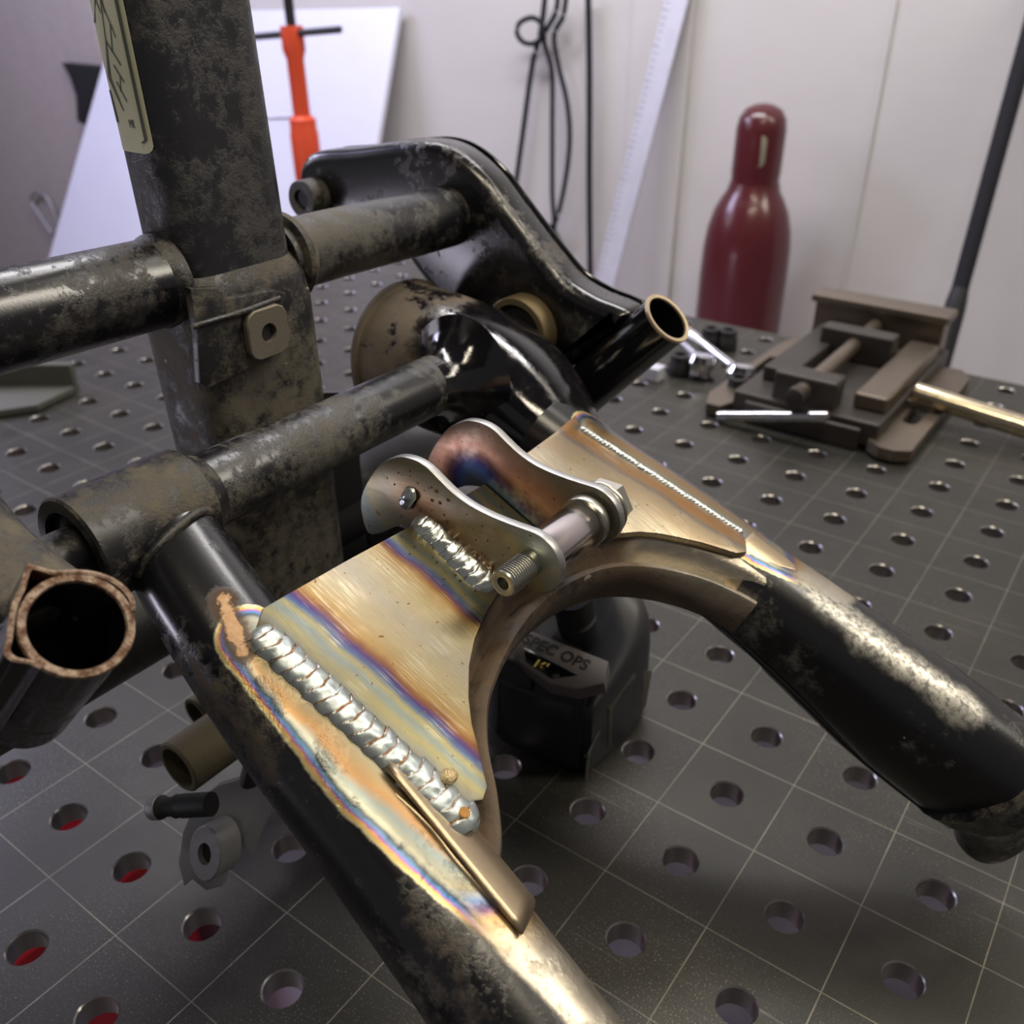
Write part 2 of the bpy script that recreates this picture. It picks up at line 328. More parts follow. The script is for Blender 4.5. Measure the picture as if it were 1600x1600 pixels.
# ------------------------------------------------------------------ the room
def struct(name, vf, m, **kw):
    o = part(name, vf, m, **kw); o['kind'] = 'structure'; return o
struct('floor', bb(-5000, 2500, -2500, 1500, -960, -900), M_floor, flat=True)
struct('wall_back', bb(-5000, 2500, 1500, 1560, -900, 2300), M_wallm, flat=True)
struct('wall_left', bb(-5060, -5000, -2500, 1500, -900, 2300), M_wallm, flat=True)
struct('trim_1', bb(-425, -419, 1496, 1500, -900, 2300), M_wallm, flat=True, bevel=1)      # filled joint between two wall sheets
struct('trim_2', bb(-900, -775, 1488, 1500, -900, 2300), M_wallm, flat=True, bevel=3)
struct('ceiling', bb(-5000, 2500, -2500, 1500, 2300, 2360), plain('dark_ceiling', (.10, .09, .085), .8), flat=True)

# ------------------------------------------------------------------ welding table
tab = thing('welding_table', 'dark steel welding table with a grid of round holes and scribed squares', 'table', (-300, 250, -900))
def table_top():
    V = []; F = []; N = 20; rh = 8.0; ch = .7; th = 11
    X0, X1, Y0, Y1 = -1000, 650, -450, 725
    nx = 0
    for ix in range(-20, 13):
        for iy in range(-9, 15):
            x = ix * 50; y = iy * 50; b = len(V); cx = x + 25; cy = y + 25
            y1 = y + 50
            sq = []
            for k in range(N):
                a = 2 * pi * (k + .5) / N; q = 25 / max(abs(cos(a)), abs(sin(a))); sq.append((cx + q * cos(a), min(cy + q * sin(a), y1)))
            for i, (a, c) in enumerate(((1, 1), (1, -1), (-1, -1), (-1, 1))): pass
            for px, py in sq: V.append((px, py, 0))
            for r, z in ((rh + ch, 0), (rh, -ch), (rh, -th)):
                for k in range(N): a = 2 * pi * (k + .5) / N; V.append((cx + r * cos(a), cy + r * sin(a), z))
            for px, py in sq: V.append((px, py, -th))
            for ring in range(4):
                for k in range(N): l = (k + 1) % N; F.append((b + ring * N + k, b + ring * N + l, b + (ring + 1) * N + l, b + (ring + 1) * N + k))
    return V, F
# grid indices: the calibrated photograph puts lines at multiples of 50 mm and holes half way between
tt = part('table_top', table_top(), M_table, tab, ang=30)
# corner-true square cells: 20 samples would clip the corners, so snap the nearest sample of each cell onto it
me = tt.data
for v in me.vertices:
    x, y, z = v.co * 1000 if False else (v.co.x * 1000, v.co.y * 1000, v.co.z * 1000)
    rx = abs((x + 25) % 50 - 25); ry = abs((y + 25) % 50 - 25)
    if rx < .2 and .2 < ry < 5: v.co.y = round(y / 50) * 50 * MM
    elif ry < .2 and .2 < rx < 5: v.co.x = round(x / 50) * 50 * MM
me.update(); me.materials.append(M_hole); me.materials.append(plain('chamfered_rim', (.34, .33, .33), .28, .9))
for p in me.polygons:
    if p.center.z < -.0009 and abs(p.normal.z) < .3: p.material_index = 1
    elif -.0009 < p.center.z < -.0001: p.material_index = 2
part('edge_rail', join(bb(-1000, 650, 738, 750, -110, -12), bb(-1000, 650, -450, -438, -110, -12), bb(-1000, -988, -438, 738, -110, -12), bb(638, 650, -438, 738, -110, -12)), M_steelgrey, tab, flat=True)
for x, y in ((-960, 710), (610, 710), (-960, -410), (610, -410)): part('leg', bb(x - 35, x + 35, y - 25, y + 25, -900, -110), M_steelgrey, tab, flat=True, bevel=3)
crate = thing('red_tool_chest', 'bright red metal tool chest glimpsed through the table holes at lower left', 'tool chest', (-650, 60, -900))
part('body', bb(-900, -478, -120, 30, -900, -330), M_red, crate, flat=True, bevel=6)
part('lid', bb(-905, -473, -125, 35, -328, -300), M_red, crate, flat=True, bevel=8)
part('handle', sweep([(-760, -60, -300), (-760, -60, -285), (-620, -60, -285), (-620, -60, -300)], 6), M_lav, crate)
single('storage_crate', join(bb(-700, 250, 60, 700, -900, -320)), M_lav, 'pale lavender storage crate seen through the table holes', 'crate', flat=True, bevel=8)

# ------------------------------------------------------------------ vehicle frame (cut off, black)
fr = thing('vehicle_frame', 'dusty black tubular vehicle frame with thick upright post and cut off tube ends', 'frame', (-216, -32, 0))
# post: rounded rectangular tube, slightly tilted
PX, PY, PA, PB, PR = -216.0, -33.0, 15.0, 26.5, 11.5
def post_pt(q, z, off=0, grow=0):
    a = PA + grow; b = PB + grow; r = PR + off; per = [(a - PR, b - PR), (-(a - PR), b - PR), (-(a - PR), -(b - PR)), (a - PR, -(b - PR))]
    k = int(q) % 4; f = q - int(q); arc = .38
    cx, cy = per[k]
    if f < arc: an = (k + f / arc) * pi / 2; x = cx + r * cos(an); y = cy + r * sin(an)
    else:
        g = (f - arc) / (1 - arc); an = (k + 1) * pi / 2; nx, ny = per[(k + 1) % 4]; x = cx + (nx - cx) * g + r * cos(an); y = cy + (ny - cy) * g + r * sin(an)
    dz = z - 245
    return Vector((PX + x - dz * .04, PY + y - dz * .015, z))
def post_ring(z, off=0, grow=0, n=48): return [post_pt(4 * i / n, z, off, grow) for i in range(n)]
part('post', loft([post_ring(z) for z in (246, 270, 300, 330, 360, 400, 450)]), M_post, fr)
part('post_socket', loft([post_ring(z, 0, g) for z, g in ((60, 2), (120, 3), (180, 4), (240, 4.5), (249, 3.6), (254, 1.8), (257, .2))]), M_muddy, fr, 'lower welded sleeve caked in dried mud')
dec = part('decal', strip([[post_pt(2.10 + 1.02 * (.5 + (u - .5) * w_), z, .25) for u in [i / 16 for i in range(17)]] for z, w_ in ((299, .84), (299.4, .91), (300.3, .97), (301.8, 1), (320, 1), (350, 1), (380, 1), (398, 1))]), M_sticker, fr, 'cream instruction sticker with line drawings')
def ink():
    out = []
    def line(pts, w=.35):
        P = [Vector((p[0], p[1], 0)) for p in pts]
        for a, b in zip(P, P[1:]):
            d = (b - a); d.normalize(); n = Vector((-d.y, d.x, 0)) * w; q = []
            for p in (a - n, a + n, b + n, b - n): q.append(post_pt(2.10 + 1.02 * (p.x / 17.0), p.y, .45))
            out.append((q, [(0, 1, 2, 3)]))
    bx = [(.8, 398), (.8, 302.5), (15.6, 302.5), (16.2, 303.5), (16.2, 398)]; line(bx, .22)
    line([(9, 345), (12.5, 338), (9.5, 330), (6, 333), (9, 345)]); line([(6, 333), (4, 322), (8, 312)]); line([(9.5, 330), (14, 326)]); line([(8, 326), (13.5, 321)]); line([(7.4, 321), (12.5, 315)]); line([(13, 338), (14.5, 334)])
    line([(5, 345), (8, 350), (6, 355), (9, 361)]); line([(3, 338), (5, 345), (7, 341)]); line([(3, 318), (3.4, 308)]); line([(10.5, 307), (10.5, 309.5), (11.5, 308), (12.5, 309.5), (12.5, 307)], .25); line([(13.3, 307), (13.3, 309.5), (14.3, 309), (13.3, 308.3), (14.4, 307)], .25)
    line([(3, 363), (6, 368), (4, 374)]); line([(8, 365), (11, 370), (9, 376), (12, 380)]); line([(4, 352), (7, 349)]); line([(10, 348), (10, 341)]); line([(9, 318), (11.5, 323)], .3)
    return join(*out)
part('printed_drawing', ink(), M_ink, dec, flat=True)
hp = post_pt(0.12, 312); hn = Vector((.97, .2, 0))
part('post_hole', revolve([(2.9, -1), (2.9, .12), (.2, .12)], post_pt(3.80, 313, 0), (1, .0, .04), 24, caps=False), M_rubber, fr, 'small round drilled hole')
# cross tubes parallel to y
TX, TZ = -216, 246
part('upper_tube', sweep([(TX, -300, TZ + 12), (TX, -200, TZ + 11), (TX, -120, TZ + 10), (TX, -60, TZ + 9)], 15.8, n=36), M_tubeL, fr, 'left upper tube with a long glossy highlight')
part('upper_tube', sweep([(TX, -8, TZ + 6), (TX, 20, TZ + 6), (TX, 60, TZ + 5), (TX, 105, TZ + 4)], 14.4, n=36), M_black2, fr, 'right upper tube crusted with dried mud')
part('tube_collar', revolve([(15, 0), (17.5, 1), (18, 3), (16, 6), (14.6, 8)], (TX, -5, TZ + 6), (0, 1, 0), 36), M_muddy, fr)
part('tube_collar', revolve([(15.6, 0), (16.2, 1.5), (17.2, 4), (16.8, 7)], (TX, -66, TZ + 9), (0, 1, 0), 36), M_muddy, fr)
# lower cross beam and slotted plate, both in shade
part('lower_beam', sweep([(-235, -330, 118), (-235, -160, 118), (-235, 0, 118), (-235, 130, 118)], 26, 22, n=32), M_dark, fr)
sl = smooth2([(-64, 56), (30, 56), (36, 70), (36, 160), (-64, 160)], 1)
slot = [(-212,-21,150.2),(-212,-19.6,151.9),(-212,0.2,154.2),(-212,4.7,151.4),(-212,5.8,146.9),(-212,3.4,141.1),(-212,-1.9,138.3),(-212,-13.7,139.6),(-212,-18,142.3)]
def ringplate(outer, inner, mp, th):
    oo = [mp(a, b, 0) for a, b in outer]; ii = [mp(a, b, 0) for a, b in inner]; n = len(inner)
    return None
scc = (sum(p[1] for p in slot) / len(slot), sum(p[2] for p in slot) / len(slot))
hole_pl = smooth2([(p[1], p[2]) for p in slot], 4); hole_a = [atan2(b - scc[1], a - scc[0]) for a, b in hole_pl]
def rect_at(a, c, x0, x1, y0, y1):
    dx, dy = cos(a), sin(a); k = min((x1 - c[0]) / dx if dx > 1e-6 else ((x0 - c[0]) / dx if dx < -1e-6 else 1e9), (y1 - c[1]) / dy if dy > 1e-6 else ((y0 - c[1]) / dy if dy < -1e-6 else 1e9)); return (c[0] + dx * k, c[1] + dy * k)
out_pl = [rect_at(a, scc, -60, 26, 70, 190) for a in hole_a]
part('slotted_plate', loft([[Vector((-212, a, b)) for a, b in out_pl], [Vector((-212, a, b)) for a, b in hole_pl], [Vector((-216, a, b)) for a, b in hole_pl], [Vector((-216, a, b)) for a, b in out_pl]], closed=True), M_dark, fr, flat=True)
part('lower_rail', bb(-236, -180, -28, 60, 55, 95), M_dark, fr, flat=True, bevel=3)
# tab bracket with weld nut on the post socket
tabpl = [(a, b) for _, a, b in [(-194,-67.7,258.6),(-194,-56.2,256.4),(-194,-52.8,251.6),(-194,-30.8,249.5),(-194,-26.1,247.2),(-194,-26.8,241.1),(-194,-29.6,225.2),(-194,-41.3,224.3),(-194,-66.2,221.9),(-194,-70.1,224.9),(-194,-67.8,242.2)]]
tb = part('tab_bracket', extrude(tabpl, lambda a, b, w: Vector((-194 + w, a, b)), 4, .8), M_muddy, fr, 'folded mud-stained tab with a round hole')
hc = [(a, b) for _, a, b in [(-190,-39.1,235.9)]][0]
hp_ = [(a, b) for _, a, b in [(-190,-46.4,246.3),(-190,-30,245.2),(-190,-31.5,225.3),(-190,-47.9,227.1)]]
sq = []
for k in range(24):
    a = 2 * pi * k / 24; q = 9.5 / max(abs(cos(a)), abs(sin(a))); q = min(q, 11.5); sq.append((hc[0] + q * cos(a), hc[1] + q * sin(a)))
part('weld_nut', plate_hole(sq, hc, 3.6, lambda a, b, w: Vector((-190 + w, a, b)), 3.2), plain('dusty_zinc', (.20, .18, .14), .6, .5, bumps=(600, .4, .0004)), tb)
part('nut_bore', rod((-196, hc[0], hc[1]), (-188.6, hc[0], hc[1]), 3.7), M_rubber, tb)
lip = [(a, b) for _, a, b in [(-190,-69.6,245.8),(-190,-29.9,246.1)]]
part('tab_lip', sweep([(-190, lip[0][0], lip[0][1]), (-188.5, (lip[0][0] + lip[1][0]) / 2, (lip[0][1] + lip[1][1]) / 2), (-190, lip[1][0], lip[1][1])], 1.2, n=10), M_muddy, tb)
# side arms: pressed steel boxes
armpl = smooth2([(-322, 256), (-318, 265), (-308, 271), (-281, 275), (-247, 281), (-228, 283), (-212, 280), (-196, 271), (-183, 259), (-161, 239), (-148, 229), (-134, 224), (-122, 222), (-115, 219), (-121, 210), (-134, 196), (-148, 185), (-163, 179), (-182, 180), (-205, 190), (-225, 206), (-243, 222), (-255, 236), (-275, 236), (-305, 236), (-320, 243)], 4)
def arm(y0, y1, m, lab):
    dpt = abs(y1 - y0)
    return part('side_arm', extrude(armpl, lambda a, b, w: Vector((a, min(y0, y1) + w, b)), dpt, 7, 5), m, fr, lab, ang=60)
ar = arm(102, 125, M_black, 'right pressed side arm with rolled edges'); al = arm(-186, -160, M_muddy, 'left pressed side arm with brown dust on its top')
part('rim_flange', extrude(armpl, lambda a, b, w: Vector((a, 123 + w, b)), 2.0, .4, 1), M_gloss, ar)
def stub(y, m, lab):
    d = Vector((.68, 0, .73)).normalized(); p1 = Vector((-97, y, 220 if y > 0 else 223)); p0 = p1 - d * 62
    o = part('cut_tube', pipe(p0, p1, 12.2, 10.9, 48, .3), m, fr, lab)
    rr = [(10.6, 0), (12.6, 0), (12.7, .5), (12.4, 1.3), (10.8, 1.2), (10.5, .6)]
    part('cut_edge', revolve(rr, p1 - d * .6, d, 64, closed=True), M_rust if y < 0 else M_edge, o, 'rusty sawn rim' if y < 0 else 'bright sawn rim')
    part('bore', revolve([(11.0, 0), (11.0, -40), (1, -40)], p1 - d * .4, d, 40, caps=False), M_rustin, o)
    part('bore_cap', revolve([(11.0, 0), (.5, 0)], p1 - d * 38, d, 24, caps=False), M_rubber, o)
    return o, p1, d
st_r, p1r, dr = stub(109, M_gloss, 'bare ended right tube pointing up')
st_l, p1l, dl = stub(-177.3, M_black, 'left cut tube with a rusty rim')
# sheet wrapped round the left stub, sawn through with it
def wrap():
    x, y = frame(dl); rows = []
    prof = [(150, 12.6), (165, 13.2), (178, 14.8), (190, 18.5), (200, 23.5), (206, 25.5), (214, 22), (222, 17.5), (232, 14.6), (246, 13.2), (262, 12.8), (290, 12.6), (320, 12.6)]
    return x, y, prof
wx, wy, prof = wrap()
P2 = cr([(12.6 * k * cos(radians(214 - f)), 12.6 * k * sin(radians(214 - f)), 0) for f, k in [(18, 1.03), (32, 1.12), (50, 1.13), (70, 1.10), (90, 1.07), (104, 1.07), (116, 1.13), (124, 1.30), (129, 1.40), (136, 1.30), (146, 1.18), (165, 1.13), (185, 1.13), (198, 1.20), (207, 1.30), (215, 1.26), (224, 1.10), (236, 1.03)]], 5)
def wrapring(off, k): return [p1l + dl * off + wx * (p.x * k) * 1.0 + wy * (p.y * k) for p in P2]
sheet = strip([wrapring(.8, 1.0), wrapring(-15, 1.02), wrapring(-34, 1.1), wrapring(-52, 1.2)]); inner = strip([wrapring(-52, 1.1), wrapring(-34, 1.0), wrapring(-15, .92), wrapring(.8, .91)])
wr = part('wrapped_sheet', sheet, M_gloss, fr, 'glossy black sheet folded around the left cut tube')
part('wrapped_sheet', inner, M_rustin, fr)
part('cut_edge', strip([wrapring(.8, 1.0), wrapring(1.1, .955), wrapring(.8, .91)]), M_rust, wr, 'rusty sawn edge of the folded sheet')
part('end_bushing', pipe((-306, 90, 249), (-306, 104, 249), 9.8, 5.2), M_black2, ar, 'round end bushing of the right arm')
part('bushing_bore', rod((-306, 92, 249), (-306, 99, 249), 5.3), M_rubber, ar)
part('pivot_ring', pipe((-168, 92, 203), (-168, 104, 203), 17.5, 14.2), M_brass, ar, 'yellowed bushing ring')
part('bushing_bore', rod((-168, 93, 203), (-168, 99.5, 203), 14.3), M_rubber, ar)
part('pivot_pin', pipe((-163, -162, 200), (-163, -128, 200), 8.6, 4), M_muddy, al, 'dusty tube between the arm and the barrel')

# ------------------------------------------------------------------ hanging foot bracket on the frame's low side
q0 = Vector([(-200.8,-105.9,60)][0]); q1 = q0 + Vector((0, 46, 0))
hb = part('hanging_bracket', pipe(q0, q1, 12.2, 9.6, 40, .8), plain('olive_dusty_steel', (.14, .12, .075), .75, .3, bumps=(600, .5, .0005)), fr, 'short olive dusty tube, open end')
part('bracket_bore', rod(q0 + (q1 - q0).normalized() * 10, q0 + (q1 - q0).normalized() * 12, 9.8), M_rubber, hb)
lug = [(-168.7,-109.1,71.8),(-151.8,-92.6,78.1),(-148.2,-99.6,64.4),(-149.6,-111.9,48.2),(-154.2,-112.9,51.5),(-154.2,-116.8,46),(-156,-120.4,42.6),(-154.9,-123.6,37.1),(-159.8,-128.1,35.5),(-165.6,-129.7,39.3),(-167.5,-132.6,37),(-172,-130.4,44.8),(-174.3,-124.3,55.8),(-173.5,-116.8,65.8)]
cg = Vector((.507, -.705, .495))
def camplate(pts, th, r=.8):                   # plate whose face looks up and to the front, along cg
    P = [Vector(p) for p in pts]; o = P[0]; x, y = frame(cg); pl = [((p - o).dot(x), (p - o).dot(y)) for p in P]
    return extrude(pl, lambda a, b, w: o + x * a + y * b - cg * w, th, r)
lg = part('bracket_lug', camplate(lug, 6), M_steelgrey, hb, 'grey steel lug with an oval boss')
b0 = Vector([(-158.7,-122.5,54.5)][0]); bd = Vector((.1, -.85, .35)).normalized(); bx, by = frame(bd)
def pipeov(o, d, x, y, l, ao, bo, ai, bi, n=36): return loft([ell(o, x, y, ai, bi, n), ell(o, x, y, ao - .6, bo - .6, n), ell(o + d * .7, x, y, ao, bo, n), ell(o + d * (l - .7), x, y, ao, bo, n), ell(o + d * l, x, y, ao - .6, bo - .6, n), ell(o + d * l, x, y, ai, bi, n)], closed=True)
part('boss', pipeov(b0 - bd * 8, bd, bx, by, 12, 8.2, 11.5, 3.4, 4.6), M_steelgrey, lg)
part('boss_bore', loft([ell(b0 + bd * .5, bx, by, 3.6, 4.8, 20), ell(b0 + bd * 1.5, bx, by, 3.6, 4.8, 20)]), M_rubber, lg)
pg0 = Vector([(-179.5,-131,71.9)][0]); pg1 = Vector([(-154.7,-121,80.9)][0])
pd = (pg1 - pg0); pl_ = pd.length; pd.normalize()
part('peg', revolve([(3.6, 0), (4.6, .8), (4.6, 5), (3.7, 6.5), (3.7, 11), (4.6, 12), (4.3, 13.5), (4.6, 15), (4.6, pl_)], pg0, pd, 24), M_rubber, hb, 'short dark peg with a grey end')
part('peg_tip', revolve([(.5, -.6), (3.2, -.6), (4.3, 0), (4.8, 1), (4.8, 4.2), (4.4, 4.6)], pg0, pd, 24), M_steelgrey, hb)
part('back_tube', pipe(Vector([(-233,-73.8,50)][0]), Vector([(-233,-73.8,50)][0]) + Vector((0, 40, 0)), 8, 6), plain('olive_dusty_steel_2', (.13, .12, .075), .75, .3), hb)
part('hanger_strap', sweep([[(-147.9,-102.4,88.3)][0], [(-140.8,-100.4,110.2)][0], [(-134.5,-98.8,136.3)][0]], 11, 5, n=20), M_dark, hb)
part('strap_nut', rod([(-123.6,-109.1,100.3)][0], [(-125.7,-107,85.2)][0], 4.5, 12), plain('olive_nut', (.07, .065, .045), .7, .4), hb)

# ------------------------------------------------------------------ swing arm
sw = thing('swing_arm', 'black swing arm with bare heat-blued gusset plates and fresh welds', 'swing arm', (-60, -32, 0))
WL = (L(6, -124.5), L(84, -120.5)); WR = (L(5, 48), L(83, 63)); WCL = (L(-1, -50.5), L(36, -49.5)); WCR = (L(2, -9), L(38, -9))
bareL = [(L(6, -128, 3), L(60, -133, 2)), (L(60, -133, 2), L(110, -131, 2)), (L(110, -131, 2), L(146, -131, 0))]
M_legL = dirty_paint('left_leg_paint', .33, gloss=.25, seed=6, bare=(bareL, 10.5, 1.0), heat=[(L(6, -124.5), L(84, -120.5))], scab=([(L(-9, -126, 0), L(0, -130, 0)), (L(0, -130, 0), L(7, -133, 0))], 2.6))
M_legR = dirty_paint('right_leg_paint', .22, dustcol=(.15, .145, .12), gloss=.30, seed=7, bare=([(L(10, 58, 3), L(92, 66, 2)), (L(92, 66, 2), L(122, 80, -2))], 12, 1.5), heat=[WR], scuff_sheen=([(L(116, 66, -2), L(150, 66, -3)), (L(150, 66, -3), L(192, 70, -2))], 7.5))
def leg(cs, m, lab):
    P = cr([c[0] for c in cs], 10); m_ = len(P); rings = []
    for i in range(m_):
        f = i / (m_ - 1) * (len(cs) - 1); k = min(int(f), len(cs) - 2); g = f - k; a = cs[k][1] * (1 - g) + cs[k + 1][1] * g; b = cs[k][2] * (1 - g) + cs[k + 1][2] * g
        d = P[min(i + 1, m_ - 1)] - P[max(i - 1, 0)]; x, y = frame(d); n = 56; ring = []
        for q in range(n):
            an = 2 * pi * q / n; cx_, sy_ = cos(an), sin(an); e = .82
            ring.append(P[i] + x * (a * math.copysign(abs(cx_) ** e, cx_)) + y * (b * math.copysign(abs(sy_) ** e, sy_)))
        rings.append(ring)
    return part('leg', loft(rings), m, sw, lab, ang=60)
lL = leg([(L(-52, -114, -17), 15, 15), (L(-20, -121, -17), 16.5, 16), (L(20, -127, -18), 17.5, 17), (L(70, -132, -19), 18, 18), (L(120, -138, -20), 18.5, 19.5), (L(170, -145, -21), 19, 21), (L(230, -153, -22), 19, 22)], M_legL, 'left leg with a ground bright strip beside the weld')
lR = leg([(L(-12, 55, -20), 19, 18), (L(20, 57, -20), 18.5, 18), (L(60, 62, -20), 19, 19), (L(100, 66, -22), 20, 21), (L(140, 71, -23.5), 21.5, 22.5), (L(180, 76, -27), 22.5, 27), (L(222, 82, -30), 21, 28)], M_legR, 'right leg, black with scuffed top and a painted silvery highlight')
# pinch seam on the right leg's inner side
def lr_pt(s_, an, k=1.0):
    T_ = [(100, 66, -22, 20, 21), (140, 71, -23.5, 21.5, 22.5), (180, 76, -27, 22.5, 27), (222, 82, -30, 21, 28)]
    for p, q in zip(T_, T_[1:]):
        if s_ <= q[0]: break
    f = (s_ - p[0]) / (q[0] - p[0]); v = [p[i] + (q[i] - p[i]) * f for i in range(5)]; c_, n2 = cos(radians(an)), sin(radians(an)); pw = lambda x: math.copysign(abs(x) ** .82, x)
    return L(s_, v[1] + v[3] * pw(c_) * k, v[2] + v[4] * pw(n2) * k)
part('seam', sweep([lr_pt(s_, an) for s_, an in ((98, 200), (112, 206), (130, 213), (150, 222), (172, 230), (195, 236), (218, 240))], [.8, 1.6, 1.9, 1.7, 1.2], n=12), M_gloss, lR)
part('lower_flange', sweep([lr_pt(s_, an, 1.0) for s_, an in ((125, 235), (145, 242), (170, 250), (195, 255), (216, 258))], [.8, 2.6, 3.4, 2.8, 1.0], n=12), M_gloss, lR)
part('axle_lug', join(sweep([L(214, 80, -30), L(226, 84, -36), L(236, 86, -46), L(240, 87, -60)], [26, 24, 18, 15], [28, 24, 16, 12], n=28)), M_black2, sw, 'dark end fitting at the foot of the right leg')
lgp = [(104.5,110.4,-16.4),(114,110.4,-26.1),(112.4,101.7,-36.9)]
part('axle_nut', revolve([(6, 0), (9.5, 1.5), (10, 12), (7, 14), (7, 26)], lgp[0], Vector((.5, .1, -.86)), 20), M_steelgrey, sw, 'dusty grey fastener under the right leg')
# pivot barrel on the left, flared boot on the right, tube between
br = part('pivot_barrel', pipe((-163, -143, 200), (-163, -101, 200), 18.2, 13.6, 56, .8), M_muddy, sw, 'thick open pivot barrel coated in brown dust')
part('rubber_bush', pipe((-163, -140.5, 200), (-163, -100, 200), 13.7, 8.7), M_rubber, br)
part('cross_tube', sweep([(-163, -104, 200), (-163, -40, 200), (-163, 20, 200), (-163, 62, 200)], [13.4, 12.4, 12.4, 13.5], n=40), M_black2, sw, 'black cross tube blotched with dried mud')
part('barrel_collar', revolve([(17.6, -2), (16.5, 1), (14.2, 4), (13, 7)], (-163, -101, 200), (0, 1, 0), 48), M_muddy, sw)
part('leg_weld', sweep([L(-36, -134, -12), L(-36.5, -130, -5.5), L(-38, -121, -1.5), L(-40, -110, -1.5), L(-40, -102, -8)], 1.5, n=12), M_muddy, sw)
def boot():
    cs = [(-217, 66, 193, 36, 33.5), (-214.5, 66, 193, 36, 33.5), (-213.5, 66, 193, 34, 31.5), (-205, 67, 192.5, 34, 31.5), (-190, 68, 190.5, 34.5, 31.8), (-175, 70, 188, 34.8, 31.2), (-160, 71, 185, 34.2, 30), (-145, 70, 181, 32.5, 28), (-132, 67, 177, 29.5, 25.5), (-120, 63, 172.5, 25.5, 22.5), (-108, 58, 167, 20, 18.5)]
    P = cr([Vector((c[0], c[1], c[2])) for c in cs], 5); AB = cr([Vector((c[3], c[4], 0)) for c in cs], 5); pw = lambda v: math.copysign(abs(v) ** .93, v)
    return loft([[Vector((p.x, p.y + q_.x * pw(cos(2 * pi * q / 64)), p.z + q_.y * pw(sin(2 * pi * q / 64)))) for q in range(64)] for p, q_ in zip(P, AB)])
M_boot = dirty_paint('boot_paint', .38, dustcol=(.14, .11, .075), gloss=.07, seed=9, scale=.7, grad=(-192, -172))
bt = part('flared_boot', boot(), M_boot, sw, 'flared black boot with a thin rim, dusty left and glossy right', ang=50)
part('tube_flare', revolve([(12.5, 0), (13.0, 4), (13.9, 8), (15.6, 12), (18.5, 16), (23, 20), (28, 23)], (-163, 20, 200), (0, 1, -.12), 48), M_boot, sw)
# gusset plates (top sheets)
M_gL = heated('left_plate_heat', [WL, WCL], dark=.52)
M_gR = heated('right_plate_heat', [WR, WCR], stops=GR_STOPS, spread=1.0)
plL = [(0, -119.4), (.2, -110), (1, -85), (2.5, -56.8), (3, -51.5), (37, -47.5), (39.2, -47.8), (42.8, -62), (47.6, -73.5), (53, -82.5), (60.3, -91.2), (66.6, -97.1), (74.5, -102.6), (82.8, -109), (84.5, -113), (82, -117), (78, -121), (40, -123), (4, -125)]
gl = part('gusset_plate', extrude(plL, lambda a, b, w: L(a, b, -w), 3.2, .5), M_gL, sw, 'left gusset plate with rainbow heat bands')
plR = [(-1, 53), (1, 35), (2, 17), (3, -10), (30, -12), (38, -8), (43, 0), (48, 7), (55.4, 21), (61, 28), (67.2, 34), (75, 41), (87.4, 50), (90, 55), (87, 60), (84, 62.5), (40, 56), (4, 50)]
gr = part('gusset_plate', extrude(plR, lambda a, b, w: L(a, b, -w), 3.2, .5), M_gR, sw, 'right gusset plate, golden brown')
part('cross_strap', extrude([(2, -48), (3, -14), (34, -14), (34, -48)], lambda a, b, w: L(a, b, -2 - w), 3, .4), heated('strap_heat', [WCL, WCR], dark=.7), sw)
# pressed arch under the plates: channel section following the U
M_arch = dirty_paint('arch_steel', .66, dustcol=(.13, .088, .052), gloss=.5, seed=12, bare=([(L(60, 30, -9), L(98, 52, -9))], 12, 5))
u0 = [(99, -121), (94, -113), (84, -103), (72, -93), (62, -80), (55, -62), (51, -45), (50, -30), (51.5, -14), (56, 2), (63, 14), (73, 25), (86, 35), (99, 41), (106, 43)]
U = smooth2(u0, 5, False); rows = []
for i, (s_, t_) in enumerate(U):
    a = Vector(U[max(i - 1, 0)]); b = Vector(U[min(i + 1, len(U) - 1)]); d = (b - a).normalized(); nx, ny = d.y, -d.x       # nx, ny points into the open U
    w = 1.0 if i < len(U) * .5 else 1.0
    row = []
    for off, h in ((-24, -3.6), (-12, -3.6), (-9.5, -5), (-8, -11), (-5.5, -14), (-3.2, -11), (-1.2, -7.8), (.6, -7.8), (1.8, -10), (2.2, -16), (2.5, -25), (1.5, -26), (.6, -25), (.4, -16), (-.6, -12), (-5.5, -16), (-12, -10), (-24, -6)):
        row.append(L(s_ + nx * off, t_ + ny * off, h))
    rows.append(row)
part('arch_channel', loft(rows), M_arch, sw, 'brown pressed arch joining both legs', ang=60)
# bead of sealant-dark rod along the left gusset's curved edge
# saddles: arch sheet folded over each leg
def saddle(cs, a0, a1, r, s0, s1f, m, lab):
    rows = []
    for i in range(17):
        an = a0 + (a1 - a0) * i / 16; e = s1f(i / 16); row = []
        for j in range(13):
            s_ = s0 + (e - s0) * j / 12; tc, hc_ = cs(s_); row.append(L(s_, tc + r * cos(an), hc_ + r * sin(an)))
        rows.append(row)
    return part('saddle_sheet', strip(rows), m, sw, lab)
M_sadL = dirty_paint('left_saddle', .1, bare=(bareL, 24, 3), heat=[WL], seed=3)
M_sadR = plain('bare_sheet_gold', (.50, .40, .27), .38, .95, bumps=(200, .3, .0004))
sdl = saddle(lambda s_: (-127 - (s_ - 20) * .1, -18 - (s_ - 20) * .015), radians(0), radians(82), 20.5, 60, lambda f: 110 + 5 * f, M_sadR, 'bright sheet lip folded over the left leg')
sdr = saddle(lambda s_: (57 + (s_ - 20) * .11, -20 - (s_ - 20) * .03), radians(200), radians(72), 21.2, 86, lambda f: 99 + 3 * cos(f * 6) + 15 * max(0, f - .7) / .3, M_sadR, 'bright sheet lip folded over the right leg')
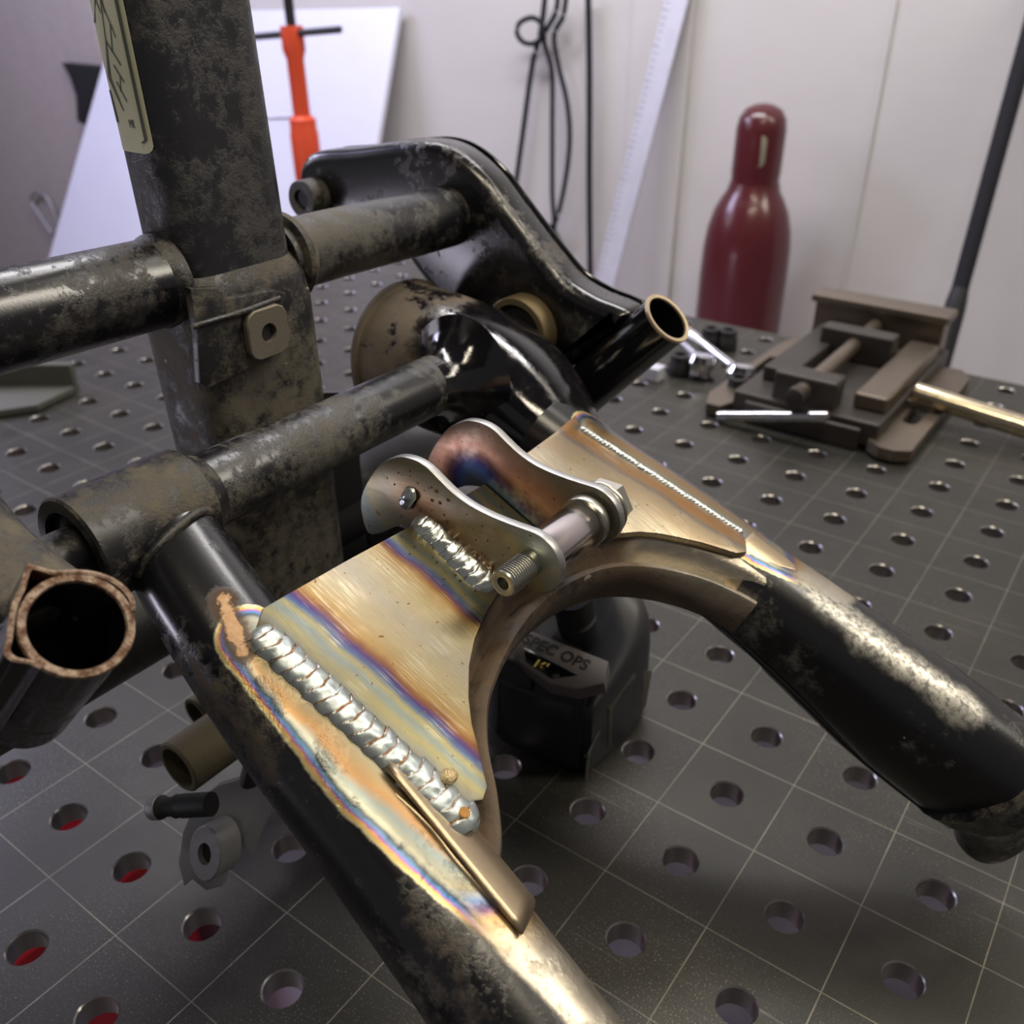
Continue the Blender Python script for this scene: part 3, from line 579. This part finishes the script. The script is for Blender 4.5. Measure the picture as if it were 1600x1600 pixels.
for o_ in (sdl, sdr):
    so = o_.modifiers.new('sheet', 'SOLIDIFY'); so.thickness = .0010; so.offset = 0
# welds
def bead(name, a, b, n_, wd, hg, nrm, m, seed, lab, rip=1.0, wob=.6, par=sw, lumps=1.0):
    a = Vector(a); b = Vector(b); d = (b - a); l = d.length; d.normalize(); nrm = Vector(nrm).normalized(); x = d.cross(nrm).normalized(); rnd = random.Random(seed)
    nu = int(l * 5); nv = 22; V = []; att = []
    jit = [rnd.uniform(-.25, .25) for _ in range(n_ + 3)]; jw = [rnd.uniform(-1, 1) for _ in range(n_ + 3)]
    for i in range(nu + 1):
        u = i / nu
        for j in range(nv + 1):
            v = j / nv * 2 - 1
            end = min(1, sqrt(max(0, 1 - max(0, 1 - u * l / (wd * .5)) ** 2)), sqrt(max(0, 1 - max(0, 1 - (1 - u) * l / (wd * .5)) ** 2)))
            ph = u * n_ + .55 * v * v * rip + .05 * sin(v * 7 + u * 31); k = int(max(0, ph)); f = ph - int(ph) if ph > 0 else 0
            f2 = min(1.0, max(0.0, f + jit[min(k, n_ + 2)] * f * (1 - f))); ww = wd * (1 + .10 * jw[min(k, n_ + 2)] + .03 * sin(u * 90)) / 2
            h = hg * sqrt(max(0, 1 - v * v)) * (.86 + .17 * (1 - f2 * f2) * min(rip, 1.2)) * end
            h += .30 * lumps * noise.noise(Vector((u * l * .4, v * 2.2, seed))) * end * (1 - v ** 4)
            p = a + d * (u * l) + x * (v * ww * end + wob * noise.noise(Vector((u * l * .15, seed, 0)))) + nrm * (h - .15)
            V.append(p); att.append(f2)
    F = [(i * (nv + 1) + j, i * (nv + 1) + j + 1, (i + 1) * (nv + 1) + j + 1, (i + 1) * (nv + 1) + j) for i in range(nu) for j in range(nv)]
    me = bpy.data.meshes.new(name); me.from_pydata([p * MM for p in V], [], F); at = me.attributes.new('ripple', 'FLOAT', 'POINT'); at.data.foreach_set('value', att)
    me.polygons.foreach_set('use_smooth', [True] * len(F)); me.materials.append(m); o = bpy.data.objects.new(name, me); COL.objects.link(o); o.parent = par; o.location = -par.location; o['label'] = lab
    return o
M_weld, t = mat('silver_weld')
at = t.new('ShaderNodeAttribute', attribute_name='ripple').outputs['Fac']
val = t.math('MAXIMUM', t.step(at, .84, .92), t.math('SUBTRACT', 1.0, t.step(at, .04, .12)))
val = t.math('MULTIPLY', val, t.step(t.noise(260, 3), .34, .46))
c = t.mix(t.noise(160, 4), (.42, .49, .51), (.66, .72, .71)); c = t.mix(t.math('MULTIPLY', t.step(t.noise(90, 3), .58, .7), .5), c, (.62, .55, .35)); c = t.mix(val, c, (.24, .12, .045))
t.out(c, t.math('MULTIPLY_ADD', t.noise(250, 3), .25, .30), .88, t.bump(t.noise(420, 4), .35, .0004))
M_weld2, t = mat('bright_weld')
at = t.new('ShaderNodeAttribute', attribute_name='ripple').outputs['Fac']
c = t.mix(t.noise(160, 4), (.48, .54, .56), (.80, .84, .82)); t.out(c, .3, .92, t.bump(t.noise(450, 3), .35, .0005))
bead('weld_bead', L(4, -125.3, -1.2), L(89, -121.2, -1.2), 19, 11.5, 3.8, N1, M_weld, 1, 'long scalloped silver weld along the left gusset')
bead('weld_bead', L(5, 48, -.5), L(84, 64, -1.5), 46, 3.6, 2.0, N1, M_weld2, 2, 'thin rope-like weld along the right gusset', rip=1.6, lumps=.4)
bead('weld_bead', L(1, -51.8, -.2), L(38.5, -53.5, -.2), 9, 11.5, 3.8, (N1 - Vector((0, .55, 0))), M_weld2, 3, 'short bright weld at the foot of the front clevis plate')
bead('weld_bead', L(3, -5, -.2), L(36, -8, -.2), 10, 6, 2.6, (N1 + Vector((0, .55, 0))), M_weld, 5, 'weld on the far side of the rear clevis plate')
bead('tack_weld', L(-5.5, -51.0, -1), L(-4.5, -51.0, 9), 2, 6.0, 2.6, (-.3, -1, 0), M_weld2, 7, 'small silver tack', wob=0)
def blob(p, r, n=10, seed=0, sq_=.7):
    rings = []
    for i in range(1, n):
        a = pi * i / n; rings.append([Vector(p) + Vector((r * sin(a) * cos(b) * (1 + .2 * noise.noise(Vector((cos(b), sin(b), seed + a)) * 3)), r * sin(a) * sin(b), r * sq_ * cos(a))) for b in [2 * pi * k / 14 for k in range(14)]])
    return loft(rings)
part('weld_spatter', blob(L(73.5, -116.6, 2), 2.6, seed=3), plain('gold_spatter', (.85, .66, .36), .35, .9, bumps=(1500, .9, .0008)), sw, 'golden lump beside the long weld')
rnd = random.Random(5); bl = []
for _ in range(46):
    s_ = rnd.uniform(-14, 36); h_ = rnd.uniform(1, 14) if rnd.random() < .7 else rnd.uniform(2, 24); h_ = min(h_, 15 + s_ * .1); bl.append(blob((L(s_, -50.6, h_)), rnd.choice((.3, .35, .45, .7)), 5, sq_=1))
for _ in range(16): bl.append(blob(L(rnd.uniform(4, 40), rnd.uniform(-66, -57), .2), rnd.choice((.25, .3, .45)), 5))
part('spatter_beads', join(*bl), plain('brown_spatter', (.20, .11, .05), .45, .6), sw, kind='stuff')
# crater dot at the weld end and burnt patches on the leg
part('weld_crater', revolve([(.2, 0), (1.4, .25), (1.7, 0), (1.6, -.6)], L(83.5, -121.5, 2.45), N1, 20), plain('rust_dot', (.50, .24, .05), .7), sw)
part('folded_edge', sweep([L(66, -130, -1.9), L(80, -129.6, -1.7), L(92, -131.2, -1.8), L(106, -131.6, -1.9), L(121, -133.5, -2.2)], [.9, 1.4, 1.7, 1.5, 1.3], n=14), M_sadR, sw, 'rolled bright lip running down the left leg')
# clevis plates
eye = (44.5, 20)
cl = [(-15, -25), (-20, -20), (-22.7, -14), (-23, -8), (-22.2, -1), (-20.5, 6), (-18, 11), (-14, 16), (-8.5, 19.3), (-3, 20.5), (3, 20), (9, 19.6), (16, 20.3), (23, 22.4), (30, 25.3), (36, 28.2), (40.5, 30.3), (44.5, 31), (48.3, 30.3), (52, 28), (54.6, 24.5), (55.5, 20), (54.6, 15.6), (52, 12), (48.3, 9.7), (44, 8.6), (40, 6), (38, 1), (37, -3), (10, -3), (4, -4), (-4, -10), (-10, -20)]
clp = smooth2(cl, 3)
M_cl1 = heated('front_clevis_heat', [(L(-4, -51, 4), L(36, -51, 0))], spread=.8, stops=CL_STOPS, brush=(150, 150, 1500))
M_cl2 = heated('rear_clevis_heat', [(L(0, -9, -6), L(30, -9, -8))], spread=.75, stops=RC_STOPS, brush=(150, 150, 1800))
M_cledge = plain('ground_plate_edge', (.42, .42, .41), .40, .95, bumps=(900, .3, .0003))
def clevis(y, m, lab):
    o = part('clevis_plate', extrude(clp, lambda a, b, w: L(a, y - 1.7 + w, b), 3.4, .35, 2), m, sw, lab)
    o.data.materials.append(M_cledge)
    for p in o.data.polygons:
        if abs(p.normal.y) < .75: p.material_index = 1
    return o
clevis(-49, M_cl1, 'front wavy clevis plate, olive grey'); clevis(-12, M_cl2, 'rear wavy clevis plate, blue and copper tinted')

# ------------------------------------------------------------------ bolt and sleeve through the clevis
bo = thing('clevis_bolt', 'hollow-ended threaded steel bolt through the two wavy clevis plates', 'bolt', L(44.5, -30, 14))
ax = lambda y: L(eye[0] - .3, y, eye[1] - .5)
th = [(1.8, 0), (1.9, 3), (1.6, 3.2)]
prof = [(2.2, 4.0), (2.2, .3), (3.2, 0), (4.3, .1), (4.6, .8)]
z = 1.0
while z < 12.5: prof += [(4.25, z), (4.85, z + .5), (4.85, z + .62)]; z += 1.05
prof += [(4.3, 13), (4.5, 14), (4.5, 58)]
part('shank', revolve(prof, ax(-66), (0, 1, 0), 32), M_zinc, bo)
part('bolt_head', revolve([(8.6, 0), (9.4, .4), (9.4, 5.6), (8.4, 6.2)], ax(-6.5), (0, 1, 0), 6), M_zinc, bo, flat=True)
part('washer', revolve([(4.6, 0), (9.8, 0), (10, .3), (10, 1.5), (9.7, 1.8), (4.6, 1.8)], ax(-9.6), (0, 1, 0), 40, closed=True), M_zinc, bo)
part('washer', revolve([(4.6, 0), (10.2, 0), (10.4, .3), (10.4, 1.1), (10.1, 1.3), (4.6, 1.3)], ax(-7.8), (0, 1, 0), 40, closed=True), M_zinc, bo)
sv = thing('spacer_sleeve', 'shiny round spacer sleeve clamped between the clevis plates', 'sleeve', ax(-30))
part('sleeve_body', revolve([(4.7, 0), (7.6, 0), (8.0, .4), (8.0, 26), (7.7, 26.4), (4.7, 26.4)], ax(-46.5), (0, 1, 0), 48, closed=True), M_sleeve, sv)
part('end_washer', revolve([(4.7, 0), (9.0, 0), (9.3, .4), (9.3, 3.6), (9.0, 4), (4.7, 4)], ax(-20), (0, 1, 0), 48, closed=True), M_zinc, sv)

# ------------------------------------------------------------------ tape measure
tm = thing('tape_measure', 'black tape measure standing on the table under the bare arch', 'tape measure', (-118, 80, 0))
def tape_body():
    pl = [(-160, 58), (-148, 43), (-128, 38), (-92, 44), (-86, 52), (-84, 92), (-94, 112), (-120, 120), (-150, 112), (-160, 92)]
    pls = smooth2(pl, 4); rings = []
    for z_, k in ((0, .95), (3, .99), (10, 1), (30, 1), (46, .99), (53, .96), (57, .9), (60, .78), (61.5, .5)):
        rings.append([Vector((-122 + (a + 122) * k, 79 + (b - 79) * k, z_ + (0 if z_ < 40 else (b - 79) * .22 * (z_ - 40) / 10))) for a, b in pls])
    return loft(rings)
part('case', tape_body(), M_plastic, tm, ang=50)
def rr2(x0, x1, y0, y1, r=5, n=5):
    o = []
    for cx_, cy_, a in ((x1 - r, y1 - r, 0), (x0 + r, y1 - r, 90), (x0 + r, y0 + r, 180), (x1 - r, y0 + r, 270)):
        for k in range(n + 1): q = radians(a + 90 * k / n); o.append((cx_ + r * cos(q), cy_ + r * sin(q)))
    return o
def facepanel(u0_, u1_, z0, z1, y_, th_, r=4, slope=0): return extrude(rr2(u0_, u1_, z0, z1, r), lambda a, b, w: Vector((a, y_ + (a + 125) * .12 - w - max(0, b - 44) * -.35, b)), th_, 1.2, 3)
part('rubber_grip', facepanel(-118, -91, 2, 52, 43, 5), M_rubber, tm, 'rounded rubber grip panel at the front')
part('rubber_grip', facepanel(-140, -120, 4, 54, 43, 4), M_rubber, tm, 'ribbed rubber grip panel')
part('side_vent', facepanel(-155, -152, 12, 44, 50, 2, 1.2), plain('grey_vent', (.07, .065, .06), .5), tm)
# label panel: sloping top face that looks towards the front
la = [Vector(p) for p in [(-134.1,48.1,66.5),(-127.9,47.2,58.7),(-112.2,50.7,47.6),(-93.3,63.9,47.2),(-94.1,69.2,55.5),(-107.1,63.7,61)]]
lo = Vector((-129.1, 48.9, 58.5)); lx = Vector((1, -.0, -.0)).normalized(); ly = Vector((.0, .95, .31)).normalized(); lx = (lx - ly * lx.dot(ly)).normalized(); ln_ = lx.cross(ly).normalized()
def on_label(a, b, h=0): return lo + lx * a + ly * b + ln_ * h
M_lab = plain('dark_grey_label', (.12, .105, .10), .5)
lab = part('label_panel', extrude([(-12, 10), (-5, -3), (-1, -8), (22, -12.5), (36, -9), (45.7, 0), (41, 12)], lambda a, b, w: on_label(a, b, 1.2 - w), 9, .7), M_lab, tm, 'grey label panel with block lettering')
part('display_window', extrude([(-1, 0), (32, -2.2), (22, -9.5), (5, -7)], lambda a, b, w: on_label(a, b, 1.6 - w), .8, .2), plain('glossy_black_window', (.004, .004, .005), .12), lab)
def text(body, size, o, x, y, m, par, name, ext=.15, bold=.0):
    c = bpy.data.curves.new(name, 'FONT'); c.body = body; c.size = size * MM; c.align_x = 'LEFT'; c.extrude = ext * MM; c.offset = bold * MM; c.space_character = 1.05
    ob = bpy.data.objects.new(name, c); COL.objects.link(ob); n = x.cross(y)
    dg = bpy.context.evaluated_depsgraph_get(); me = bpy.data.meshes.new_from_object(ob.evaluated_get(dg)); bpy.data.objects.remove(ob)
    for v in me.vertices: p = v.co / MM; q = Vector(o) + x * p.x + y * p.y + n * p.z; v.co = q * MM
    me.materials.clear(); me.materials.append(m); ob = bpy.data.objects.new(name, me); COL.objects.link(ob); ob.parent = par
    off = Vector((0, 0, 0)); p = par
    while p: off += p.location; p = p.parent
    ob.location = -off; return ob
text('SPEC OPS', 8.6, on_label(-4, 2, 1.25), lx, ly, M_rubber, lab, 'lettering', bold=.25)
mm, t = mat('foil_numerals'); t.out(t.ramp(t.math('FRACT', t.math('MULTIPLY', t.noise(60, 1), 4)), [(0, (.9, .3, .1)), (.4, (.9, .8, .2)), (.8, (.2, .8, .3)), (1, (.8, .8, .9))]), .4, .3)
text("16'", 6.2, on_label(9, -7.6, 1.65), lx, ly, mm, lab, 'numerals', bold=.2)
part('tape_hook', join(extrude([(47, 1), (66, 14), (78, 33), (76, 34), (62, 20), (45, 16)], lambda a, b, w: Vector((-88 + w + (a - 47) * -.05, a - 4, b)), 1.2, .2), ), M_plastic, tm, 'flat tape end hook')
part('hook_edge', sweep([(-86.3, 41.5, 1), (-86.2, 43, 17), (-86.5, 55, 27), (-87, 70, 36)], .55, n=8), M_zinc, tm, 'worn bright hook edge')
part('side_label', extrude([(60, 8), (100, 8), (104, 30), (80, 44), (58, 36)], lambda a, b, w: Vector((-84.5 + w - abs(a - 80) * .05, a, b)), .8, .2), plain('side_label_grey', (.06, .055, .045), .5), tm)
ro = thing('black_strap', 'short black strap hanging down behind the tape measure', 'strap', (-140, 112, 0))
part('strap', sweep([[(-112.6,63.1,92)][0], [(-113.4,69.9,72.4)][0], [(-114.5,76.1,51.9)][0], [(-115.3,80.3,38.4)][0]], [11, 10, 9.5, 10], n=20), M_rubber, ro)
part('strap_end', blob([(-116.1,69.1,57.7)][0], 9, 8), M_rubber, ro)

# ------------------------------------------------------------------ behind: vise, bar, ratchets, sockets, offcuts
vi = thing('drill_press_vise', 'grey cast iron drill press vise lying on the far part of the table', 'vise', (-145, 630, 0))
part('base', join(bb(-218, -86, 505, 735, 4, 26), bb(-205, -100, 500, 520, 0, 20)), M_vise, vi, flat=True, bevel=2)
def slotflange(x0, x1):
    c = ((x0 + x1) / 2, 600); pl = []; hl = []
    for k in range(32):
        a = 2 * pi * (k + .5) / 32; hl.append((c[0] + 7 * cos(a), c[1] + 62 * (1 if sin(a) > 0 else -1) * .62 + 7 * sin(a) + (0)))
    pl = [rect_at(atan2((q[1] - c[1]) * .25, q[0] - c[0]), c, x0, x1, 492, 720) for q in hl]
    return loft([[Vector((a, b, z_)) for a, b in lst] for lst, z_ in ((pl, 3), (pl, 13), (hl, 13), (hl, 3))], closed=True)
part('flange', slotflange(-92, -56), M_visel, vi, 'slotted flange on the right side', flat=True)
part('flange', slotflange(-246, -216), M_visel, vi, 'slotted flange on the left side', flat=True)
part('fixed_jaw', join(bb(-222, -92, 712, 738, 20, 62), bb(-226, -88, 706, 742, 58, 66)), M_visel, vi, flat=True, bevel=2)
part('side_rail', bb(-208, -178, 545, 712, 26, 40), M_vise, vi, flat=True, bevel=2)
part('side_rail', bb(-118, -90, 530, 700, 26, 40), M_visel, vi, flat=True, bevel=2)
part('screw_block', join(bb(-184, -128, 508, 532, 20, 52), bb(-178, -134, 532, 556, 20, 44)), M_vise, vi, flat=True, bevel=2.5)
part('moving_jaw', bb(-190, -120, 640, 662, 26, 56), M_vise, vi, flat=True, bevel=2)
part('lead_screw', rod((-156, 495, 40), (-156, 712, 44), 7.5), M_visel, vi)
part('screw_hub', revolve([(6, 0), (8.5, 1), (8.5, 12), (6, 14)], (-156, 484, 40), (0, 1, 0), 24), M_vise, vi)
hl = [(-222.1,486,6),(-136.7,486,31.3)]
part('handle', rod(hl[0], Vector(hl[1]) + Vector((12, 0, 0)), 4.6), M_chrome, vi, 'bright chrome handle bar')
bp = [(-84.3,600,25.6),(30.9,600,13.8)]
ba = thing('steel_bar', 'shiny round steel bar to the right of the vise', 'bar', (-60, 640, 0))
part('bar_body', rod(bp[0], bp[1], 9.5, 32, 1), M_gold, ba)
part('bar_rest', bb(-92, -62, 590, 612, 13, 21), M_visel, ba, flat=True, bevel=1.5)
def ratchet(p_head, p_tail, lab, r=12):
    a = Vector(p_head); b = Vector(p_tail); d = (b - a); l = d.length; d.normalize()
    t_ = thing('ratchet_wrench', lab, 'wrench', (a + b) / 2)
    part('head', revolve([(5, -9), (r, -8), (r + 3, 0), (r, 7), (5, 9)], a, (0, .2, 1), 28), M_chrome, t_)
    part('drive_collar', revolve([(r - 1, -13), (r, -12), (r, -8), (4, -7)], a, (0, .2, 1), 24), M_chrome, t_)
    part('handle', revolve([(6, 8), (4.2, 16), (3.8, l * .55), (5.5, l * .62), (6, l - 3), (4, l)], a, d, 20), M_chrome, t_)
ratchet([(-284.2,577.6,16)][0], [(-347.7,627.1,26)][0] if False else [(-428.2,693.5,26)][0], 'chrome ratchet wrench nearest the cut tube')
ratchet([(-242.2,580,14)][0], [(-351.6,641.3,30)][0], 'chrome ratchet wrench nearer the vise')
for i, (p, lb) in enumerate((([(-316,666,0)][0], 'black impact socket between the two ratchet wrenches'), ([(-298,671.6,0)][0], 'black impact socket behind the second ratchet wrench'), ([(-305.2,571.6,0)][0], 'black impact socket in front of the first ratchet wrench'), ([(-231.8,548.6,0)][0], 'black impact socket by the left corner of the vise'))):
    s_ = thing('impact_socket', lb, 'socket', p); pv = Vector(p)
    part('socket_body', revolve([(6, 0), (10, 0), (11, 1), (11, 12), (9.5, 14), (9.5, 21), (8.5, 22), (6, 22)], pv, (0, 0, 1), 28, closed=True), M_rubber, s_)
    part('socket_bore', revolve([(6.1, 2), (6.1, 18)], pv, (0, 0, 1), 6), M_cable, s_)
al_ = thing('aluminium_block', 'small bright aluminium block below the right cut tube', 'block', [(-319.4,545.9,0)][0]); q = Vector([(-319.4,545.9,0)][0])
part('block', box(q + Vector((0, 0, 7)), 16, 16, 14), M_alu, al_, flat=True, bevel=1)
M_off = plain('dull_offcut_steel', (.09, .09, .08), .6, .3)
oc = thing('steel_offcut', 'grey bent steel offcut lying on the table far left', 'offcut', (-800, 190, 0))
ocp = [(p[0], p[1]) for p in [(-847.2,130.1,3),(-837.6,191.2,3),(-749.8,177.5,3),(-738,132.6,3),(-764,86.5,3)]]
part('flat_plate', extrude(ocp, lambda a, b, w: Vector((a, b, 8 - w)), 7, 1), M_off, oc)
part('upturned_lip', box(Vector([(-804.3,148.2,14)][0]), 120, 10, 30, (Vector((.8, .6, 0)), Vector((-.6, .8, 0)), Vector((0, 0, 1)))), M_off, oc, flat=True, bevel=2)

# ------------------------------------------------------------------ by the wall
cy = thing('gas_cylinder', 'maroon gas cylinder with domed valve cap standing by the wall', 'gas cylinder', (-600, 1370, -900))
cx0 = Vector([(-569.7,1370,-203.8)][0]); cxx = cx0.x; wr_ = 82
part('cylinder_body', revolve([(70, 0), (78, 8), (78, 780 - 0), (77, 830), (73, 865), (65, 895), (54, 917), (46, 930), (42, 945)], (cxx, 1370, -900), (0, 0, 1), 56), M_maroon, cy)
cap = part('valve_cap', revolve([(40, 0), (42, 6), (41, 18), (42, 30), (42, 98), (39, 116), (30, 130), (16, 137), (4, 139)], (cxx, 1370, 32), (0, 0, 1), 48), M_maroon, cy)
part('cap_opening', extrude(rr2(-11, 11, 0, 50, 9), lambda a, b, w: Vector((cxx + 16 + a * .95, 1370 - 40.5 + a * a * .006 - w + (a + 16) * .25, 75 + b)), 2.2, .4), plain('brass_valve_seen_through_slot', (.30, .27, .2), .5, .5), cap)
sh_ = thing('white_sheet_panel', 'large bright white panel leaning on the wall behind the frame', 'panel', (-1800, 1200, -900))
def lean(y0, y1): return None
A = Vector([(-2508.3,1485,260.8)][0]); B = Vector([(-1469.9,1485,291.9)][0]); dn = Vector((0, -330, -1190)); 
def onplane(u): return u
pl_n = (B - A).cross(dn)
C_ = B + Vector((-90, -330, -1190)); D_ = A + Vector((-550, -330, -1190))
nn = (B - A).cross(C_ - A).normalized() * 12
part('panel', ([A, B, C_, D_, A - nn, B - nn, C_ - nn, D_ - nn], [(0, 1, 2, 3), (7, 6, 5, 4), (0, 4, 5, 1), (1, 5, 6, 2), (2, 6, 7, 3), (3, 7, 4, 0)]), M_board, sh_, flat=True)
ru = thing('straightedge', 'long pale aluminium straightedge leaning on the wall left of the cylinder', 'straightedge', (-1000, 1380, -900))
ra = Vector([(-795.8,1480,358.4)][0]); rb = Vector([(-885.4,1400,-231.8)][0]); rd = (rb - ra).normalized(); rx, ry = frame(rd, (0, 1, 0)); rc = ra + rd * 500
part('blade', box(ra + rd * 560, 46, 6, 1220, (rx, ry, rd)), M_alu, ru, flat=True, bevel=1)
tick = join(*[box(ra + rd * (i * 12.0) + rx * (-17 + (2 if i % 5 else 0)) - ry * 3.2, 8 if i % 5 else 14, .6, 1.2, (rx, ry, rd)) for i in range(4, 90)])
part('graduations', tick, M_ink, ru, flat=True, kind='stuff')
po = thing('leaning_pole', 'black pole leaning against the wall at the right edge', 'pole', (-200, 1200, -900))
pa = Vector([(-207.2,1460,293.3)][0]); pb = Vector([(-194.9,1330,-89)][0]); pdir = (pb - pa).normalized()
part('shaft', rod(pa - pdir * 300, pb, 13), M_cable, po)
part('grip', revolve([(13, -20), (15.5, 0), (16.5, 20), (16.5, 500), (14, 510)], pb, pdir, 28), M_rubber, po, 'thicker ribbed grip with faint lettering')
for k in range(9): part('grip_mark', box(pb + pdir * (60 + k * 9) + Vector((-6, -16.5, 2)), 12, 2, 4), plain('grey_print', (.25, .25, .3), .6), po, flat=True)
def cable(pts, lab, r=5, y=1478):
    single('hanging_cable', sweep([Vector(p) for p in pts], r, n=12, sub=8), M_cable, lab, 'cable')
cable([(-1091,1478,325.3),(-1100.1,1478,258.1),(-1119.3,1478,199.3),(-1140.1,1478,75.8),(-1159.3,1478,-43.4),(-1177.9,1478,-185.4),(-1183.1,1478,-305.2)], 'black cable, leftmost of the strands hanging from the wall', 5.5)
cable([(-1055.8,1470,325.8),(-1060.6,1470,292.9),(-1086.7,1470,247.4),(-1066.6,1470,190.5),(-1061.8,1470,82.9),(-1057.9,1470,-44),(-1050.5,1470,-123.4),(-1056.7,1470,-251)], 'black cable hanging straight down in the middle of the bundle', 5)
cable([(-1031.5,1462,326.1),(-1037.4,1462,288.1),(-1057.1,1462,254.3),(-1046.3,1462,203.5),(-1022.5,1462,134.8),(-1013.4,1462,63.1),(-1022.5,1462,-25.8),(-1045.7,1462,-107.7),(-1078.9,1462,-112.2),(-1112.8,1462,-109.8),(-1088.9,1462,-116.2),(-1048.5,1462,-121.6),(-1020.5,1462,-165.5),(-1007.6,1462,-240.6)], 'black cable bowing out to the right of the bundle', 5)
cable([(-992.5,1478,326.4),(-982.1,1478,182.7),(-970.6,1478,-35.2),(-954.4,1478,-277.9)], 'black cable hanging alone to the right of the bundle', 6)
single('cable_loop', sweep([(-1113.1,1458,283.2),(-1137.8,1458,273.6),(-1144,1458,255.2),(-1128,1458,239.6),(-1103,1458,238.2),(-1084.7,1458,250.2),(-1082.1,1458,268.3),(-1094.6,1458,280.2)], 5, n=12, sub=6, closed=True), M_cable, 'small black cable loop beside the bundle on the wall', 'cable')
oj = thing('orange_jack_stand', 'orange screw jack stand with black handles before the white panel', 'jack stand', (-1400, 1060, -900))
oa = Vector([(-1364.7,1060,274.7)][0]); ob = Vector([(-1354.1,1060,-54.8)][0]); od = (ob - oa); ol = od.length; od.normalize()
part('upper_tube', revolve([(20, 0), (21, 4), (21, 40), (16, 55), (16, ol * .46), (15, ol * .48)], oa, od, 28), M_orange, oj)
part('lower_tube', revolve([(18, ol * .46), (25, ol * .48), (25, ol * .53), (27, ol * .56), (27, ol * .8), (23, ol * .84), (23, ol + 700)], oa, od, 28), M_orange, oj)
part('screw', rod(oa - od * 90, oa, 9), M_rubber, oj)
part('head_plate', revolve([(50, 0), (52, 3), (52, 20), (45, 24)], oa - od * 100, od, 28), M_rubber, oj)
part('tee_handle', rod([(-1478.8,1060,252.4)][0], [(-1240.1,1060,272)][0], 6), M_rubber, oj, 'black tee handle')
part('pin_handle', rod([(-1458.2,1060,112.3)][0], [(-1363.3,1060,121.5)][0], 4.5), M_alu, oj)
for k in range(3):
    an = k * 2.1; base = oa + od * (ol + 650); part('foot', rod(base, base + Vector((cos(an) * 190, sin(an) * 150, -(base.z + 895))), 12), M_orange, oj)
bk = thing('wall_bracket', 'black wedge shaped bracket on the wall at upper left', 'bracket', [(-2738.5,1440,42)][0])
part('wedge', extrude([(p[0], p[2]) for p in [(-2786.3,1440,129.3),(-2577.9,1440,128.7),(-2645.2,1440,47.8),(-2729.4,1440,-37.1),(-2767.2,1440,-31),(-2745.3,1440,41.6),(-2757.9,1440,92.9)]], lambda a, b, w: Vector((a, 1440 + w, b)), 60, 3), M_rubber, bk)
part('mounting_arm', bb(Vector([(-2777.9,1440,109.1)][0]).x, Vector([(-2613.2,1440,117.1)][0]).x, 1470, 1500, Vector([(-2738.5,1440,42)][0]).z, Vector([(-2724.5,1440,77.5)][0]).z), M_rubber, bk, flat=True)
wl = thing('wire_hook', 'thin bent wire hook hanging on the wall at far left', 'hook', [(-3160.2,1470,-328.2)][0])
part('wire', sweep([(-3076,1450,-409.6),(-3141,1450,-343.7),(-3164.6,1450,-308.6),(-3111.3,1450,-277.4),(-3056.1,1450,-291.5),(-3024.5,1450,-360.3),(-3016.7,1450,-433.3)], 6, n=10), M_steelgrey, wl)
pn = thing('beige_door_panel', 'dim beige panel leaning at the far left behind the frame', 'panel', (-3400, 1400, -900))
part('panel', bb(-3950, Vector([(-2617.6,1380,201.1)][0]).x, 1466, 1498, -900, 900), plain('beige_panel', (.36, .32, .30), .7), pn, flat=True, bevel=6)
part('dark_edge_post', bb(-3990, -3950, 1440, 1498, -900, 900), plain('dark_brown_post', (.09, .06, .05), .6), pn, flat=True, bevel=4)
